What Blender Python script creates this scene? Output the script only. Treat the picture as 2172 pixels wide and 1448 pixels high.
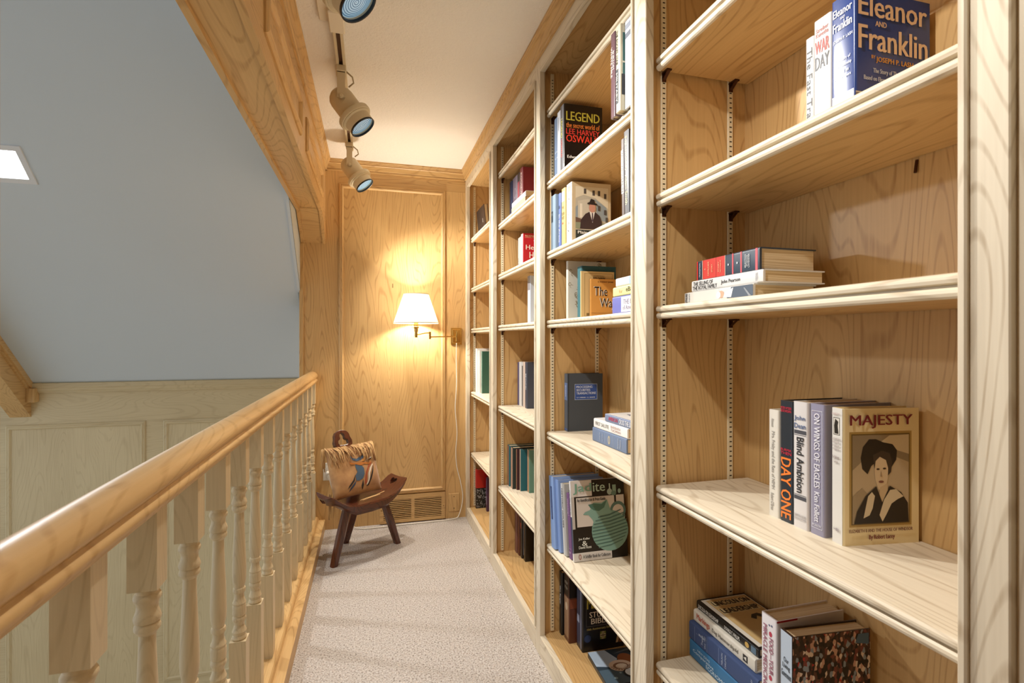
import bpy, bmesh, math, random
from mathutils import Vector, Matrix
random.seed(7)
for o in list(bpy.data.objects):
    bpy.data.objects.remove(o, do_unlink=True)
SC = bpy.context.scene
COL = SC.collection

# ------------------------------------------------------------------ camera
cam_d = bpy.data.cameras.new('camera')
cam_d.sensor_fit = 'HORIZONTAL'; cam_d.sensor_width = 36.0
cam_d.lens = 36.0 * 1085.0 / 2172.0
cam_d.shift_y = -6.0 / 2172.0
cam_d.clip_start = 0.02
cam_d.dof.use_dof = True; cam_d.dof.focus_distance = 1.8; cam_d.dof.aperture_fstop = 9.0
cam = bpy.data.objects.new('camera', cam_d); COL.objects.link(cam)
YAW = math.atan(300.0 / 1085.0)
cam.location = (0, 0, 1.255)
cam.rotation_euler = (math.pi / 2, 0, -YAW)
SC.camera = cam

# ------------------------------------------------------------------ world, exposure
w = bpy.data.worlds.new('world'); SC.world = w; w.use_nodes = True
bg = w.node_tree.nodes['Background']
bg.inputs[0].default_value = (0.90, 0.95, 1.0, 1); bg.inputs[1].default_value = 1.0
SC.view_settings.view_transform = 'Standard'; SC.view_settings.look = 'None'
SC.view_settings.gamma = 1.0; SC.view_settings.use_curve_mapping = False
SC.view_settings.exposure = -0.05
SPOT_W = 54.0        # each ceiling track lamp
SCONCE_W = 42.0      # bulb of the wall lamp
CAN_W = 25.0         # recessed lamp in the sloped ceiling

# ------------------------------------------------------------------ helpers
def s2l(c):
    return c / 12.92 if c <= 0.04045 else ((c + 0.055) / 1.055) ** 2.4
def hexc(h):
    h = h.lstrip('#')
    return tuple(s2l(int(h[i:i + 2], 16) / 255.0) for i in (0, 2, 4)) + (1.0,)

MC = {}
def mat(color, rough=0.5, metal=0.0, emit=0.0, spec=0.5, bump=0.0, bscale=200.0, key=None):
    k = key or (color, rough, metal, emit, spec, bump)
    if k in MC: return MC[k]
    m = bpy.data.materials.new('mat_' + str(len(MC))); m.use_nodes = True
    nt = m.node_tree; b = nt.nodes['Principled BSDF']
    c = hexc(color)
    b.inputs['Base Color'].default_value = c
    b.inputs['Roughness'].default_value = rough
    b.inputs['Metallic'].default_value = metal
    b.inputs['Specular IOR Level'].default_value = spec
    if emit:
        b.inputs['Emission Color'].default_value = c; b.inputs['Emission Strength'].default_value = emit
    if bump:
        tc = nt.nodes.new('ShaderNodeTexCoord'); n = nt.nodes.new('ShaderNodeTexNoise')
        n.inputs['Scale'].default_value = bscale
        nt.links.new(tc.outputs['Object'], n.inputs['Vector'])
        bp = nt.nodes.new('ShaderNodeBump'); bp.inputs['Strength'].default_value = bump; bp.inputs['Distance'].default_value = 0.002
        nt.links.new(n.outputs[0], bp.inputs['Height']); nt.links.new(bp.outputs[0], b.inputs['Normal'])
    MC[k] = m
    return m

def wood(axis, base, dark, rough=0.42, K=210.0, scale=5.5, lines=0.33, squash=0.15, name='wood', coat=0.0):
    m = bpy.data.materials.new(name); m.use_nodes = True
    nt = m.node_tree; N = nt.nodes; L = nt.links
    b = N['Principled BSDF']
    tc = N.new('ShaderNodeTexCoord'); oi = N.new('ShaderNodeObjectInfo')
    mul = N.new('ShaderNodeVectorMath'); mul.operation = 'SCALE'
    mul.inputs[0].default_value = (7.3, 5.1, 9.7); L.new(oi.outputs['Random'], mul.inputs['Scale'])
    add = N.new('ShaderNodeVectorMath'); add.operation = 'ADD'
    L.new(tc.outputs['Object'], add.inputs[0]); L.new(mul.outputs[0], add.inputs[1])
    def mp(sc):
        x = N.new('ShaderNodeMapping'); x.inputs['Scale'].default_value = sc
        L.new(add.outputs[0], x.inputs['Vector']); return x
    ai = 'XYZ'.index(axis)
    s1 = [1.0, 1.0, 1.0]; s1[ai] = squash
    n1 = N.new('ShaderNodeTexNoise'); n1.inputs['Scale'].default_value = scale; n1.inputs['Detail'].default_value = 1.4
    n1.inputs['Roughness'].default_value = 0.45; n1.inputs['Distortion'].default_value = 0.25
    L.new(mp(s1).outputs[0], n1.inputs['Vector'])
    def math_(op, a, bv=None):
        x = N.new('ShaderNodeMath'); x.operation = op
        if hasattr(a, 'links'): L.new(a, x.inputs[0])
        else: x.inputs[0].default_value = a
        if bv is not None:
            if hasattr(bv, 'links'): L.new(bv, x.inputs[1])
            else: x.inputs[1].default_value = bv
        return x.outputs[0]
    sn = math_('SINE', math_('MULTIPLY', n1.outputs[0], K))
    r1 = N.new('ShaderNodeValToRGB'); r1.color_ramp.elements[0].position = 0.78; r1.color_ramp.elements[1].position = 1.0
    L.new(math_('ADD', math_('MULTIPLY', sn, 0.5), 0.5), r1.inputs[0])
    s2 = [55.0, 55.0, 55.0]; s2[ai] = 2.2
    n2 = N.new('ShaderNodeTexNoise'); n2.inputs['Scale'].default_value = 3.0; n2.inputs['Detail'].default_value = 3.0
    L.new(mp(s2).outputs[0], n2.inputs['Vector'])
    s3 = [2.2, 2.2, 2.2]; s3[ai] = 0.7
    n3 = N.new('ShaderNodeTexNoise'); n3.inputs['Scale'].default_value = 1.6; n3.inputs['Detail'].default_value = 2.0
    L.new(mp(s3).outputs[0], n3.inputs['Vector'])
    lm = math_('MULTIPLY', r1.outputs[0], math_('MULTIPLY', n2.outputs[0], lines * 1.7))
    fib = math_('MULTIPLY', math_('SUBTRACT', n2.outputs[0], 0.5), 0.38)
    blo = math_('MULTIPLY', math_('SUBTRACT', n3.outputs[0], 0.5), 0.55)
    fac = math_('ADD', math_('ADD', math_('ADD', lm, fib), blo), 0.12)
    fc = N.new('ShaderNodeClamp'); L.new(fac, fc.inputs[0])
    mx = N.new('ShaderNodeMix'); mx.data_type = 'RGBA'
    L.new(fc.outputs[0], mx.inputs['Factor'])
    mx.inputs['A'].default_value = hexc(base); mx.inputs['B'].default_value = hexc(dark)
    L.new(mx.outputs['Result'], b.inputs['Base Color'])
    b.inputs['Roughness'].default_value = rough
    b.inputs['Specular IOR Level'].default_value = 0.45
    b.inputs['Coat Weight'].default_value = coat; b.inputs['Coat Roughness'].default_value = 0.2
    bp = N.new('ShaderNodeBump'); bp.inputs['Strength'].default_value = 0.12; bp.inputs['Distance'].default_value = 0.001
    L.new(fac, bp.inputs['Height']); L.new(bp.outputs[0], b.inputs['Normal'])
    return m

WB, WD = '#D6B077', '#946630'
W_Z = wood('Z', WB, WD, name='maple_vertical')
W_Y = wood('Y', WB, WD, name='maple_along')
W_X = wood('X', WB, WD, name='maple_across')
P_Z = wood('Z', '#E6DAC2', '#A48C6A', name='pickled_vertical', lines=0.42)
P_Y = wood('Y', '#E6DAC2', '#A48C6A', name='pickled_along', lines=0.36)
K_Z = wood('Z', '#D8C8A2', '#A8916A', name='knee_wall_vertical', lines=0.2)
K_X = wood('X', '#D8C8A2', '#A8916A', name='knee_wall_across', lines=0.2)
R_Y = wood('Y', '#D9B47C', '#A87B42', name='handrail_wood', rough=0.42, lines=0.3, coat=0.0)
B_Z = wood('Z', '#DCC7A0', '#A58B62', name='baluster_wood', rough=0.42, lines=0.2, coat=0.0)
D_X = wood('X', '#5A2E1C', '#2A120B', name='dark_stained_wood', rough=0.28, lines=0.6, coat=0.5)
D_Z = wood('Z', '#5A2E1C', '#2A120B', name='dark_stained_upright', rough=0.28, lines=0.6, coat=0.5)

def plaster(name, col, bscale, bstr, dist=0.003, rough=0.9):
    m = bpy.data.materials.new(name); m.use_nodes = True
    nt = m.node_tree; N = nt.nodes; L = nt.links; b = N['Principled BSDF']
    tc = N.new('ShaderNodeTexCoord'); n = N.new('ShaderNodeTexNoise')
    n.inputs['Scale'].default_value = bscale; n.inputs['Detail'].default_value = 4.0; n.inputs['Distortion'].default_value = 0.8
    L.new(tc.outputs['Object'], n.inputs['Vector'])
    bp = N.new('ShaderNodeBump'); bp.inputs['Strength'].default_value = bstr; bp.inputs['Distance'].default_value = dist
    L.new(n.outputs[0], bp.inputs['Height']); L.new(bp.outputs[0], b.inputs['Normal'])
    b.inputs['Base Color'].default_value = hexc(col); b.inputs['Roughness'].default_value = rough
    b.inputs['Specular IOR Level'].default_value = 0.2
    return m
CEIL = plaster('ceiling_plaster', '#F1ECE4', 75, 0.9, 0.004)
BLUE = plaster('slope_paint', '#CDD7DF', 30, 0.15, 0.002)

def carpet_mat():
    m = bpy.data.materials.new('carpet_loop'); m.use_nodes = True
    nt = m.node_tree; N = nt.nodes; L = nt.links; b = N['Principled BSDF']
    tc = N.new('ShaderNodeTexCoord')
    v = N.new('ShaderNodeTexVoronoi'); v.inputs['Scale'].default_value = 150.0
    L.new(tc.outputs['Object'], v.inputs['Vector'])
    n = N.new('ShaderNodeTexNoise'); n.inputs['Scale'].default_value = 150.0; n.inputs['Detail'].default_value = 3.0
    L.new(tc.outputs['Object'], n.inputs['Vector'])
    r = N.new('ShaderNodeValToRGB'); e = r.color_ramp.elements
    e[0].position = 0.27; e[0].color = hexc('#5E534A'); e[1].position = 0.64; e[1].color = hexc('#CEC7C0')
    x = r.color_ramp.elements.new(0.42); x.color = hexc('#B0A69D')
    L.new(n.outputs[0], r.inputs[0])
    L.new(r.outputs[0], b.inputs['Base Color'])
    b.inputs['Roughness'].default_value = 0.95; b.inputs['Specular IOR Level'].default_value = 0.1
    bp = N.new('ShaderNodeBump'); bp.inputs['Strength'].default_value = 0.8; bp.inputs['Distance'].default_value = 0.004; bp.invert = True
    L.new(v.outputs['Distance'], bp.inputs['Height']); L.new(bp.outputs[0], b.inputs['Normal'])
    return m
CARPET = carpet_mat()

def new(name, me, m=None, parent=None):
    o = bpy.data.objects.new(name, me); COL.objects.link(o)
    if parent is not None: o.parent = parent
    if m is not None and me is not None and len(me.materials) == 0: me.materials.append(m)
    return o
def tag(o, label=None, cat=None, group=None, kind=None):
    if label: o['label'] = label
    if cat: o['category'] = cat
    if group: o['group'] = group
    if kind: o['kind'] = kind
    return o
def root(name, loc, label, cat, group=None, rot=None):
    o = bpy.data.objects.new(name, None); COL.objects.link(o)
    o.empty_display_size = 0.05; o.location = loc
    if rot is not None: o.rotation_euler = rot
    return tag(o, label, cat, group)
def base_of(p):
    v = Vector((0, 0, 0))
    while p is not None:
        v += p.location; p = p.parent
    return v
def mesh(name, vs, fs, m, parent=None, smooth=False, world=True):
    off = base_of(parent) if (parent is not None and world) else Vector((0, 0, 0))
    me = bpy.data.meshes.new(name)
    me.from_pydata([tuple(Vector(v) - off) for v in vs], [], fs)
    bm = bmesh.new(); bm.from_mesh(me); bmesh.ops.recalc_face_normals(bm, faces=bm.faces); bm.to_mesh(me); bm.free()
    if smooth:
        for p in me.polygons: p.use_smooth = True
    me.update()
    return new(name, me, m, parent)
BF = [(0, 3, 2, 1), (4, 5, 6, 7), (0, 1, 5, 4), (1, 2, 6, 5), (2, 3, 7, 6), (3, 0, 4, 7)]
def boxv(x0, x1, y0, y1, z0, z1):
    return [(x0, y0, z0), (x1, y0, z0), (x1, y1, z0), (x0, y1, z0), (x0, y0, z1), (x1, y0, z1), (x1, y1, z1), (x0, y1, z1)]
def box(name, x0, x1, y0, y1, z0, z1, m, parent=None, bev=0.0015, world=True):
    o = mesh(name, boxv(x0, x1, y0, y1, z0, z1), BF, m, parent, world=world)
    if bev > 0:
        bm = bmesh.new(); bm.from_mesh(o.data)
        bmesh.ops.bevel(bm, geom=list(bm.edges), offset=bev, segments=1, affect='EDGES')
        bm.to_mesh(o.data); bm.free()
    return o
class MB:
    def __init__(s): s.v = []; s.f = []
    def add(s, vs, fs):
        n = len(s.v); s.v += [tuple(v) for v in vs]; s.f += [tuple(i + n for i in f) for f in fs]
    def box(s, *a): s.add(boxv(*a), BF)
    def tube(s, pts, r, n=10, cap=True):
        pts = [Vector(p) for p in pts]; rs = r if isinstance(r, (list, tuple)) else [r] * len(pts)
        d0 = (pts[1] - pts[0]).normalized()
        up = Vector((0, 0, 1)) if abs(d0.z) < 0.9 else Vector((1, 0, 0))
        a = d0.cross(up).normalized(); vs = []; fs = []
        for i, p in enumerate(pts):
            d = (pts[min(i + 1, len(pts) - 1)] - pts[max(i - 1, 0)]).normalized()
            a = (a - d * a.dot(d)).normalized(); b = d.cross(a)
            for k in range(n):
                t = 2 * math.pi * k / n
                vs.append(p + (a * math.cos(t) + b * math.sin(t)) * rs[i])
        for i in range(len(pts) - 1):
            for k in range(n):
                fs.append((i * n + k, i * n + (k + 1) % n, (i + 1) * n + (k + 1) % n, (i + 1) * n + k))
        if cap:
            fs.append(tuple(range(n))); fs.append(tuple((len(pts) - 1) * n + k for k in range(n)))
        s.add(vs, fs)
    def lathe(s, prof, o, ax, n=24):
        o = Vector(o); ax = Vector(ax).normalized()
        up = Vector((0, 0, 1)) if abs(ax.z) < 0.9 else Vector((1, 0, 0))
        a = ax.cross(up).normalized(); b = ax.cross(a); vs = []; fs = []
        for (h, r) in prof:
            for k in range(n):
                t = 2 * math.pi * k / n
                vs.append(o + ax * h + (a * math.cos(t) + b * math.sin(t)) * r)
        for i in range(len(prof) - 1):
            for k in range(n):
                fs.append((i * n + k, i * n + (k + 1) % n, (i + 1) * n + (k + 1) % n, (i + 1) * n + k))
        s.add(vs, fs)
    def prism(s, poly, fn, d0, d1):
        n = len(poly)
        s.add([fn(p, d0) for p in poly] + [fn(p, d1) for p in poly],
              [tuple(range(n)), tuple(range(2 * n - 1, n - 1, -1))] + [(i, (i + 1) % n, n + (i + 1) % n, n + i) for i in range(n)])
    def build(s, name, m, parent=None, smooth=False, world=True):
        return mesh(name, s.v, s.f, m, parent, smooth, world)
def autosmooth(o, ang=40):
    for p in o.data.polygons: p.use_smooth = True
    try:
        o.data.set_sharp_from_angle(angle=math.radians(ang))
    except Exception: pass
    return o
def extr_y(name, prof, y0, y1, m, parent=None, kind=None):   # prof: list of (x, z)
    mb = MB(); mb.prism(prof, lambda p, d: (p[0], d, p[1]), y0, y1)
    return autosmooth(mb.build(name, m, parent), 22)
def extr_x(name, prof, x0, x1, m, parent=None):              # prof: list of (y, z)
    mb = MB(); mb.prism(prof, lambda p, d: (d, p[0], p[1]), x0, x1)
    return autosmooth(mb.build(name, m, parent), 22)
MOULD = [(0, 0), (0, .006), (.004, .010), (.009, .012), (.013, .010), (.015, .0125), (.021, .014), (.026, .011), (.029, .006), (.031, .0)]
def frame_mould(name, a0, a1, z0, z1, fn, m_v, m_h, parent, prof=MOULD, k=1.0):
    # rectangular mitred moulding; fn(a, z, h) -> world point, h = height off the wall
    c = lambda d: [(a0 + d, z0 + d), (a1 - d, z0 + d), (a1 - d, z1 - d), (a0 + d, z1 - d)]
    for i in range(4):
        vs = []; fs = []; n = len(prof)
        for e in (i, (i + 1) % 4):
            for (d, h) in prof:
                q = c(d * k)[e]; vs.append(fn(q[0], q[1], h * k))
        for j in range(n - 1): fs.append((j, j + 1, n + j + 1, n + j))
        autosmooth(mesh(name, vs, fs, m_h if i % 2 == 0 else m_v, parent), 30)
def boolean_cut(o, cutter):
    md = o.modifiers.new('cut', 'BOOLEAN'); md.operation = 'DIFFERENCE'; md.object = cutter; md.solver = 'EXACT'
    bpy.context.view_layer.update()
    dg = bpy.context.evaluated_depsgraph_get()
    me = bpy.data.meshes.new_from_object(o.evaluated_get(dg))
    o.modifiers.clear(); o.data = me
    bpy.data.objects.remove(cutter, do_unlink=True)

# ------------------------------------------------------------------ measures of the place
YB = 3.568       # end wall of the gallery
ZC = 2.435       # gallery ceiling
XF = 0.645       # face of the bookcase
XB = 0.945       # back panel of the bookcase
YK, ZK = 4.2, 0.933   # knee wall beyond the railing, its top

# ------------------------------------------------------------------ structure
def struct(o, label=None):
    o['kind'] = 'structure'
    if label: o['label'] = label
    return o
struct(box('floor', -0.42, 1.0, -2.4, YB + 0.02, -0.25, 0.0, CARPET, bev=0), 'speckled grey loop carpet on the gallery floor')
struct(box('ceiling', -0.44, 1.0, -2.4, YB + 0.02, ZC, ZC + 0.1, CEIL, bev=0), 'cream stippled ceiling above the gallery')
# sloped ceiling, rises towards the camera at 45 degrees
y_hi = 0.9
struct(mesh('ceiling_slope', [(-4.6, YK, ZK), (-0.44, YK, ZK), (-0.44, y_hi, ZK + YK - y_hi), (-4.6, y_hi, ZK + YK - y_hi),
             (-4.6, YK + .1, ZK + .1), (-0.44, YK + .1, ZK + .1), (-0.44, y_hi + .1, ZK + YK - y_hi + .1), (-4.6, y_hi + .1, ZK + YK - y_hi + .1)],
            BF, BLUE), 'blue grey sloped ceiling beyond the railing')
struct(mesh('ceiling_slope_blocker', [(-4.6, y_hi, ZK + YK - y_hi), (-0.44, y_hi, ZK + YK - y_hi), (-0.44, -2.4, ZK), (-4.6, -2.4, ZK),
             (-4.6, y_hi, ZK + YK - y_hi + .1), (-0.44, y_hi, ZK + YK - y_hi + .1), (-0.44, -2.4, ZK + .1), (-4.6, -2.4, ZK + .1)], BF, BLUE), 'unseen rear pitch added to block daylight behind the camera')  # added out of view so daylight enters only from the left
struct(box('wall_lower_blocker', -4.6, -0.42, -2.5, -2.4, -1.5, ZK, K_X, bev=0), 'unseen wall added to block daylight at the rear of the lower room')  # unseen light blocker, keeps rear daylight off the balusters
struct(box('floor_lower', -4.6, -0.42, -2.4, YK, -1.6, -1.5, mat('#D6CDBE', 0.9), bev=0), 'floor of the room below the gallery')

# knee wall with framed panels
kw = struct(box('wall_far', -4.6, -0.36, YK, YK + 0.1, -1.5, ZK, K_X, bev=0), 'pale panelled wall under the sloped ceiling')
kf = lambda a, z, h: (a, YK - h, z)
for (a0, a1) in ((-3.27, -2.46), (-2.35, -1.541), (-1.43, -0.62)):
    box('panel', a0 + 0.03, a1 - 0.03, YK - 0.003, YK + 0.02, -1.17, 0.642, K_Z, kw, 0)
    frame_mould('panel_moulding', a0, a1, -1.2, 0.672, kf, K_Z, K_X, kw)
extr_x('cornice', [(YK, ZK - .046), (YK - .012, ZK - .046), (YK - .014, ZK - .036), (YK - .024, ZK - .030), (YK - .028, ZK - .012), (YK - .036, ZK - .008), (YK - .036, ZK + 0.02), (YK, ZK + .03)], -4.6, -0.44, K_X, kw)
# boxed rafter under the slope
def slope_pt(x, y, d):  # d = vertical distance below the slope
    return (x, y, ZK + YK - y - d)
def rafter_piece(name, x0, x1, d0, d1, m, parent):
    vs = []
    for y in (YK, y_hi + .3):
        vs += [slope_pt(x0, y, d1), slope_pt(x1, y, d1), slope_pt(x1, y, d0), slope_pt(x0, y, d0)]
    return mesh(name, vs, [(0, 1, 2, 3), (4, 7, 6, 5), (0, 4, 5, 1), (1, 5, 6, 2), (2, 6, 7, 3), (3, 7, 4, 0)], m, parent)
rf = struct(rafter_piece('trim_1', -2.33, -2.212, -0.01, 0.207, W_Y, None), 'boxed wooden rafter under the sloped ceiling')
rafter_piece('rafter_crown', -2.214, -2.188, -0.01, 0.05, W_Y, rf)
rafter_piece('rafter_bead', -2.214, -2.200, 0.05, 0.068, W_Y, rf)
box('corbel_block', -2.214, -2.165, YK - 0.06, YK, ZK - 0.105, ZK - 0.01, W_Z, rf, 0.004)
rk = struct(rafter_piece('trim_2', -0.454, -0.44, -0.01, 0.008, mat('#95A1AA', 0.6), None), 'thin grey strip along the edge of the sloped ceiling')

# end wall
wb = struct(box('wall_back', -0.44, 1.0, YB, YB + 0.1, -0.25, ZC, W_Z, bev=0), 'maple panelled end wall with wall lamp')
wf = lambda a, z, h: (a, YB - h, z)
box('stile', -0.44, -0.203, YB - 0.004, YB + .01, 0, 2.362, W_Z, wb, 0)
box('stile', 0.504, 0.66, YB - 0.004, YB + .01, 0, 2.283, W_Z, wb, 0)
box('rail', -0.203, 0.66, YB - 0.004, YB + .01, 2.284, 2.362, W_X, wb, 0)
box('panel', -0.19, 0.49, YB - 0.006, YB + .01, 0.21, 2.27, W_Z, wb, 0)
frame_mould('panel_moulding', -0.203, 0.504, 0.198, 2.283, lambda a, z, h: (a, YB - .004 - h, z), W_Z, W_X, wb, k=1.05)
box('corner_bead', -0.445, -0.418, YB - 0.012, YB + .05, 0, 1.875, W_Z, wb, 0.003)
CR = [(0, -.073), (.009, -.073), (.009, -.063), (.005, -.061), (.012, -.057), (.013, -.052), (.015, -.044), (.020, -.032), (.026, -.026), (.023, -.022), (.030, -.018), (.030, -.012), (.033, -.010), (.033, 0), (0, 0)]
extr_x('crown_moulding', [(YB - .004 - a, ZC + z) for a, z in CR], -0.30, 0.645, W_X, wb)
box('knot_mark', 0.142, 0.148, YB - 0.0068, YB - .005, 1.60, 1.628, mat('#7A5A30', 0.6), wb, 0)

# header beam over the railing with haunch at the end wall
bm_ = struct(box('trim_3', -0.424, -0.297, 0.3, YB - 0.001, 2.049, ZC, W_Y, bev=0), 'boxed maple header beam above the railing')
for (x0, x1) in ((-0.436, -0.416), (-0.305, -0.285)):
    mb = MB()
    mb.prism([(0.3, 2.04), (3.343, 2.036), (YB - 0.001, 1.872), (YB - 0.001, ZC), (0.3, ZC)], lambda p, d: (d, p[0], p[1]), x0, x1)
    mb.build('beam_side', W_Y, bm_)
mb = MB(); mb.prism([(3.32, 2.047), (3.345, 2.043), (YB - .001, 1.879), (YB - .001, 2.047)], lambda p, d: (d, p[0], p[1]), -0.416, -0.305)
mb.build('haunch', W_X, bm_)
extr_y('crown_moulding', [(-0.285 + a, ZC + z) for a, z in CR], 0.3, YB - .004, W_Y, bm_)
for (y0, y1) in ((0.62, 1.36), (1.55, 2.30), (2.49, 3.28)):
    frame_mould('panel_moulding', y0, y1, 2.105, 2.262, lambda a, z, h: (-0.285 + h, a, z), W_Z, W_Y, bm_, k=1.0)
struct(box('wall_left', -0.44, -0.285, -2.4, 0.505, -0.25, ZC, W_Z, bev=0.003), 'maple wall end beside the near end of the railing')
struct(box('wall_rear_blocker', -0.285, 1.0, -2.42, -2.4, -0.25, ZC, W_Z, bev=0), 'unseen maple wall added behind the camera to cut ambient light')  # added out of view to lower the ambient light in the gallery
mb = MB(); mb.prism([(2.98, 2.16), (YB, 2.16), (YB, ZK + YK - YB - .01), (2.98, ZK + YK - 2.98 - .01)], lambda p, d: (d, p[0], p[1]), -.458, -.4405)
struct(mb.build('wall_cheek', BLUE), 'small blue grey cheek wall beside the end of the header beam')
struct(box('wall_upper', -0.44, -0.42, -2.4, YB, 2.42, 5.0, BLUE, bev=0), 'upper wall above the header beam')
struct(box('wall_below', -0.44, -0.42, -2.4, YB, -1.5, -0.02, K_Z, bev=0), 'face of the gallery floor above the lower room')

# ------------------------------------------------------------------ railing
rl = root('railing', (-0.367, 0.5, 0), 'maple balustrade with turned balusters along the gallery edge', 'railing')
# kerb
mb = MB(); mb.box(-0.44, -0.288, 0.505, YB - .005, -0.02, 0.068)
autosmooth(mb.build('kerb', W_Y, rl))
extr_y('shoe', [(-0.44, .066), (-0.345, .066), (-0.345, .084), (-0.44, .084)], 0.505, YB - .005, W_Y, rl)
extr_y('shoe_bead', [(-0.3455, .066), (-0.326, .066), (-0.327, .076), (-0.330, .084), (-0.335, .089), (-0.3455, .090)], 0.505, YB - .005, W_Y, rl)
rx = -0.367
half = [(0.0, 1.042), (.010, 1.0405), (.020, 1.036), (.028, 1.028), (.0325, 1.018), (.0335, 1.010), (.031, 1.003), (.026, 0.999), (.0245, 0.996),
        (.027, .993), (.031, .990), (.0335, .985), (.0335, .980), (.030, .974), (.026, .971), (.023, .965)]
prof = [(rx + a, z) for a, z in half] + [(rx - a, z) for a, z in reversed(half[1:])]
autosmooth(extr_y('handrail', prof, 0.50, YB - .005, R_Y, rl), 50)
PT = [(473, .0180), (485, .0172), (493, .0170), (500, .0195), (508, .0208), (518, .0205), (527, .0182), (545, .0157), (560, .0165), (578, .0192), (591, .0207),
      (602, .0197), (607, .0168), (613, .0185), (624, .0200), (634, .0196), (645, .0160), (655, .0126), (700, .0129), (800, .0146), (900, .0166), (1000, .0182),
      (1060, .0185), (1100, .0176), (1130, .0147), (1142, .0139), (1148, .0162), (1160, .0172), (1172, .0165), (1179, .0132), (1200, .0126), (1225, .0150), (1243, .0182),
      (1254, .0168), (1261, .0180), (1275, .0183), (1290, .0178), (1305, .0183), (1318, .0179), (1326, .0156), (1338, .0180), (1350, .0184), (1358, .0175), (1366, .0152), (1385, .0131),
      (1410, .0163), (1428, .0192), (1442, .0176), (1450, .0165), (1460, .0192), (1470, .0197), (1480, .0175)]
def baluster_mesh():
    mb = MB()
    mb.lathe([(.833 - (y - 473) * .000443, r) for y, r in PT], (0, 0, 0), (0, 0, 1), 20)
    hw = .022
    for (z0, z1, c0, c1) in ((.833, .972, 1, 0), (.083, .387, 0, 1)):
        mb.box(-hw, hw, -hw, hw, z0, z1)
    me = bpy.data.meshes.new('baluster'); me.from_pydata(mb.v, [], mb.f)
    b = bmesh.new(); b.from_mesh(me); bmesh.ops.recalc_face_normals(b, faces=b.faces); b.to_mesh(me); b.free()
    for p in me.polygons: p.use_smooth = True
    me.set_sharp_from_angle(angle=math.radians(26)); me.materials.append(B_Z)
    return me
bme = baluster_mesh()
for k in range(14):
    o = new('baluster', bme, None, rl)
    y = 0.7955 + 0.2113 * k
    o.location = Vector((rx, min(y, 3.54), 0)) - rl.location

# ------------------------------------------------------------------ bookcase
bc = root('bookcase', (0.8, 1.9, 0), 'built-in pickled maple bookcase with adjustable shelves along the wall', 'bookcase')
STILES = [(3.509, YB - .001), (2.725, 2.790), (1.9187, 1.977), (1.1115, 1.1785), (0.377, 0.424)]
REC = 0.018
for i, (yn, yf) in enumerate(STILES):
    box('stile', XF, XF + .022, yn, yf, 0.0, ZC - .001, P_Z, bc, 0.0015)
    if i > 0:
        box('stile_bead', XF - .006, XF + .001, yf - .0095, yf, 0.092, 2.298, P_Z, bc, 0.002)
    if i == 0:
        box('divider', XF + .022, XB, yn + REC, yf, 0.0, 2.33, W_Z, bc, 0)
    elif i == 4:
        box('divider', XF + .022, XB, yn, yf - REC, 0.0, 2.33, W_Z, bc, 0)
    else:
        box('divider', XF + .022, XB, yn + REC, yf - REC, 0.0, 2.33, W_Z, bc, 0)
box('end_panel', XF + .010, XF + .03, -2.4, 0.3768, 0.0, ZC - .001, P_Z, bc, 0)
BACKS = [(0.39, 1.155), (1.155, 1.95), (1.95, 2.76), (2.76, YB - .001)]
for (y0, y1) in BACKS:
    box('back_panel', XB, XB + .012, y0, y1, 0.0, 2.34, W_Z, bc, 0)
BAYS = [(0.424, 1.1115), (1.1785, 1.9187), (1.977, 2.725), (2.790, 3.509)]
for (y0, y1) in BAYS:
    box('top_rail', XF, XF + .022, y0, y1, 2.31, ZC - .001, P_Y, bc, 0.001)
    box('bottom_rail', XF, XF + .022, y0, y1, 0.0, 0.080, P_Y, bc, 0.001)
    box('top_panel', XF + .022, XB, y0 - REC, y1 + REC, 2.325, 2.34, W_Y, bc, 0)
    box('bottom_panel', XF + .022, XB, y0 - REC, y1 + REC, 0.06, 0.078, W_Y, bc, 0)
extr_y('crown_moulding', [(XF - a, ZC + z) for a, z in CR], 0.0, YB - .004, W_Y, bc)
# shelf standards with slots
STD = mat('#E9DBBA', 0.4); SLOT = mat('#1E140C', 0.6); CLIP = mat('#4A2A18', 0.35, 0.6)
def standard(x0, yface, s):       # s = -1: on a face that looks towards -Y, +1: towards +Y
    ya, yb = sorted((yface, yface + s * .005))
    o = box('shelf_standard', x0, x0 + .015, ya, yb, 0.085, 2.315, STD, bc, 0.001)
    mb = MB(); yy = yface + s * .0053; k = 0
    for q in range(176):
        z = 0.10 + q * .0125
        if q % 12 == 5:
            mb.add([(x0 + .0055, yy, z), (x0 + .0095, yy, z), (x0 + .0095, yy, z + .004), (x0 + .0055, yy, z + .004)], [(0, 1, 2, 3)]); continue
        mb.add([(x0 + .0042, yy, z), (x0 + .0108, yy, z), (x0 + .0108, yy, z + .0029), (x0 + .0042, yy, z + .0029)], [(0, 1, 2, 3)])
    s_ = mb.build('slots', SLOT, o); s_['kind'] = 'stuff'
for (y0, y1) in BAYS:
    for x0 in (0.695, 0.890):
        standard(x0, y1 + REC, -1); standard(x0, y0 - REC, 1)
SP = [(.0, -.001), (.004, -.0005), (.0, .0)]
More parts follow.
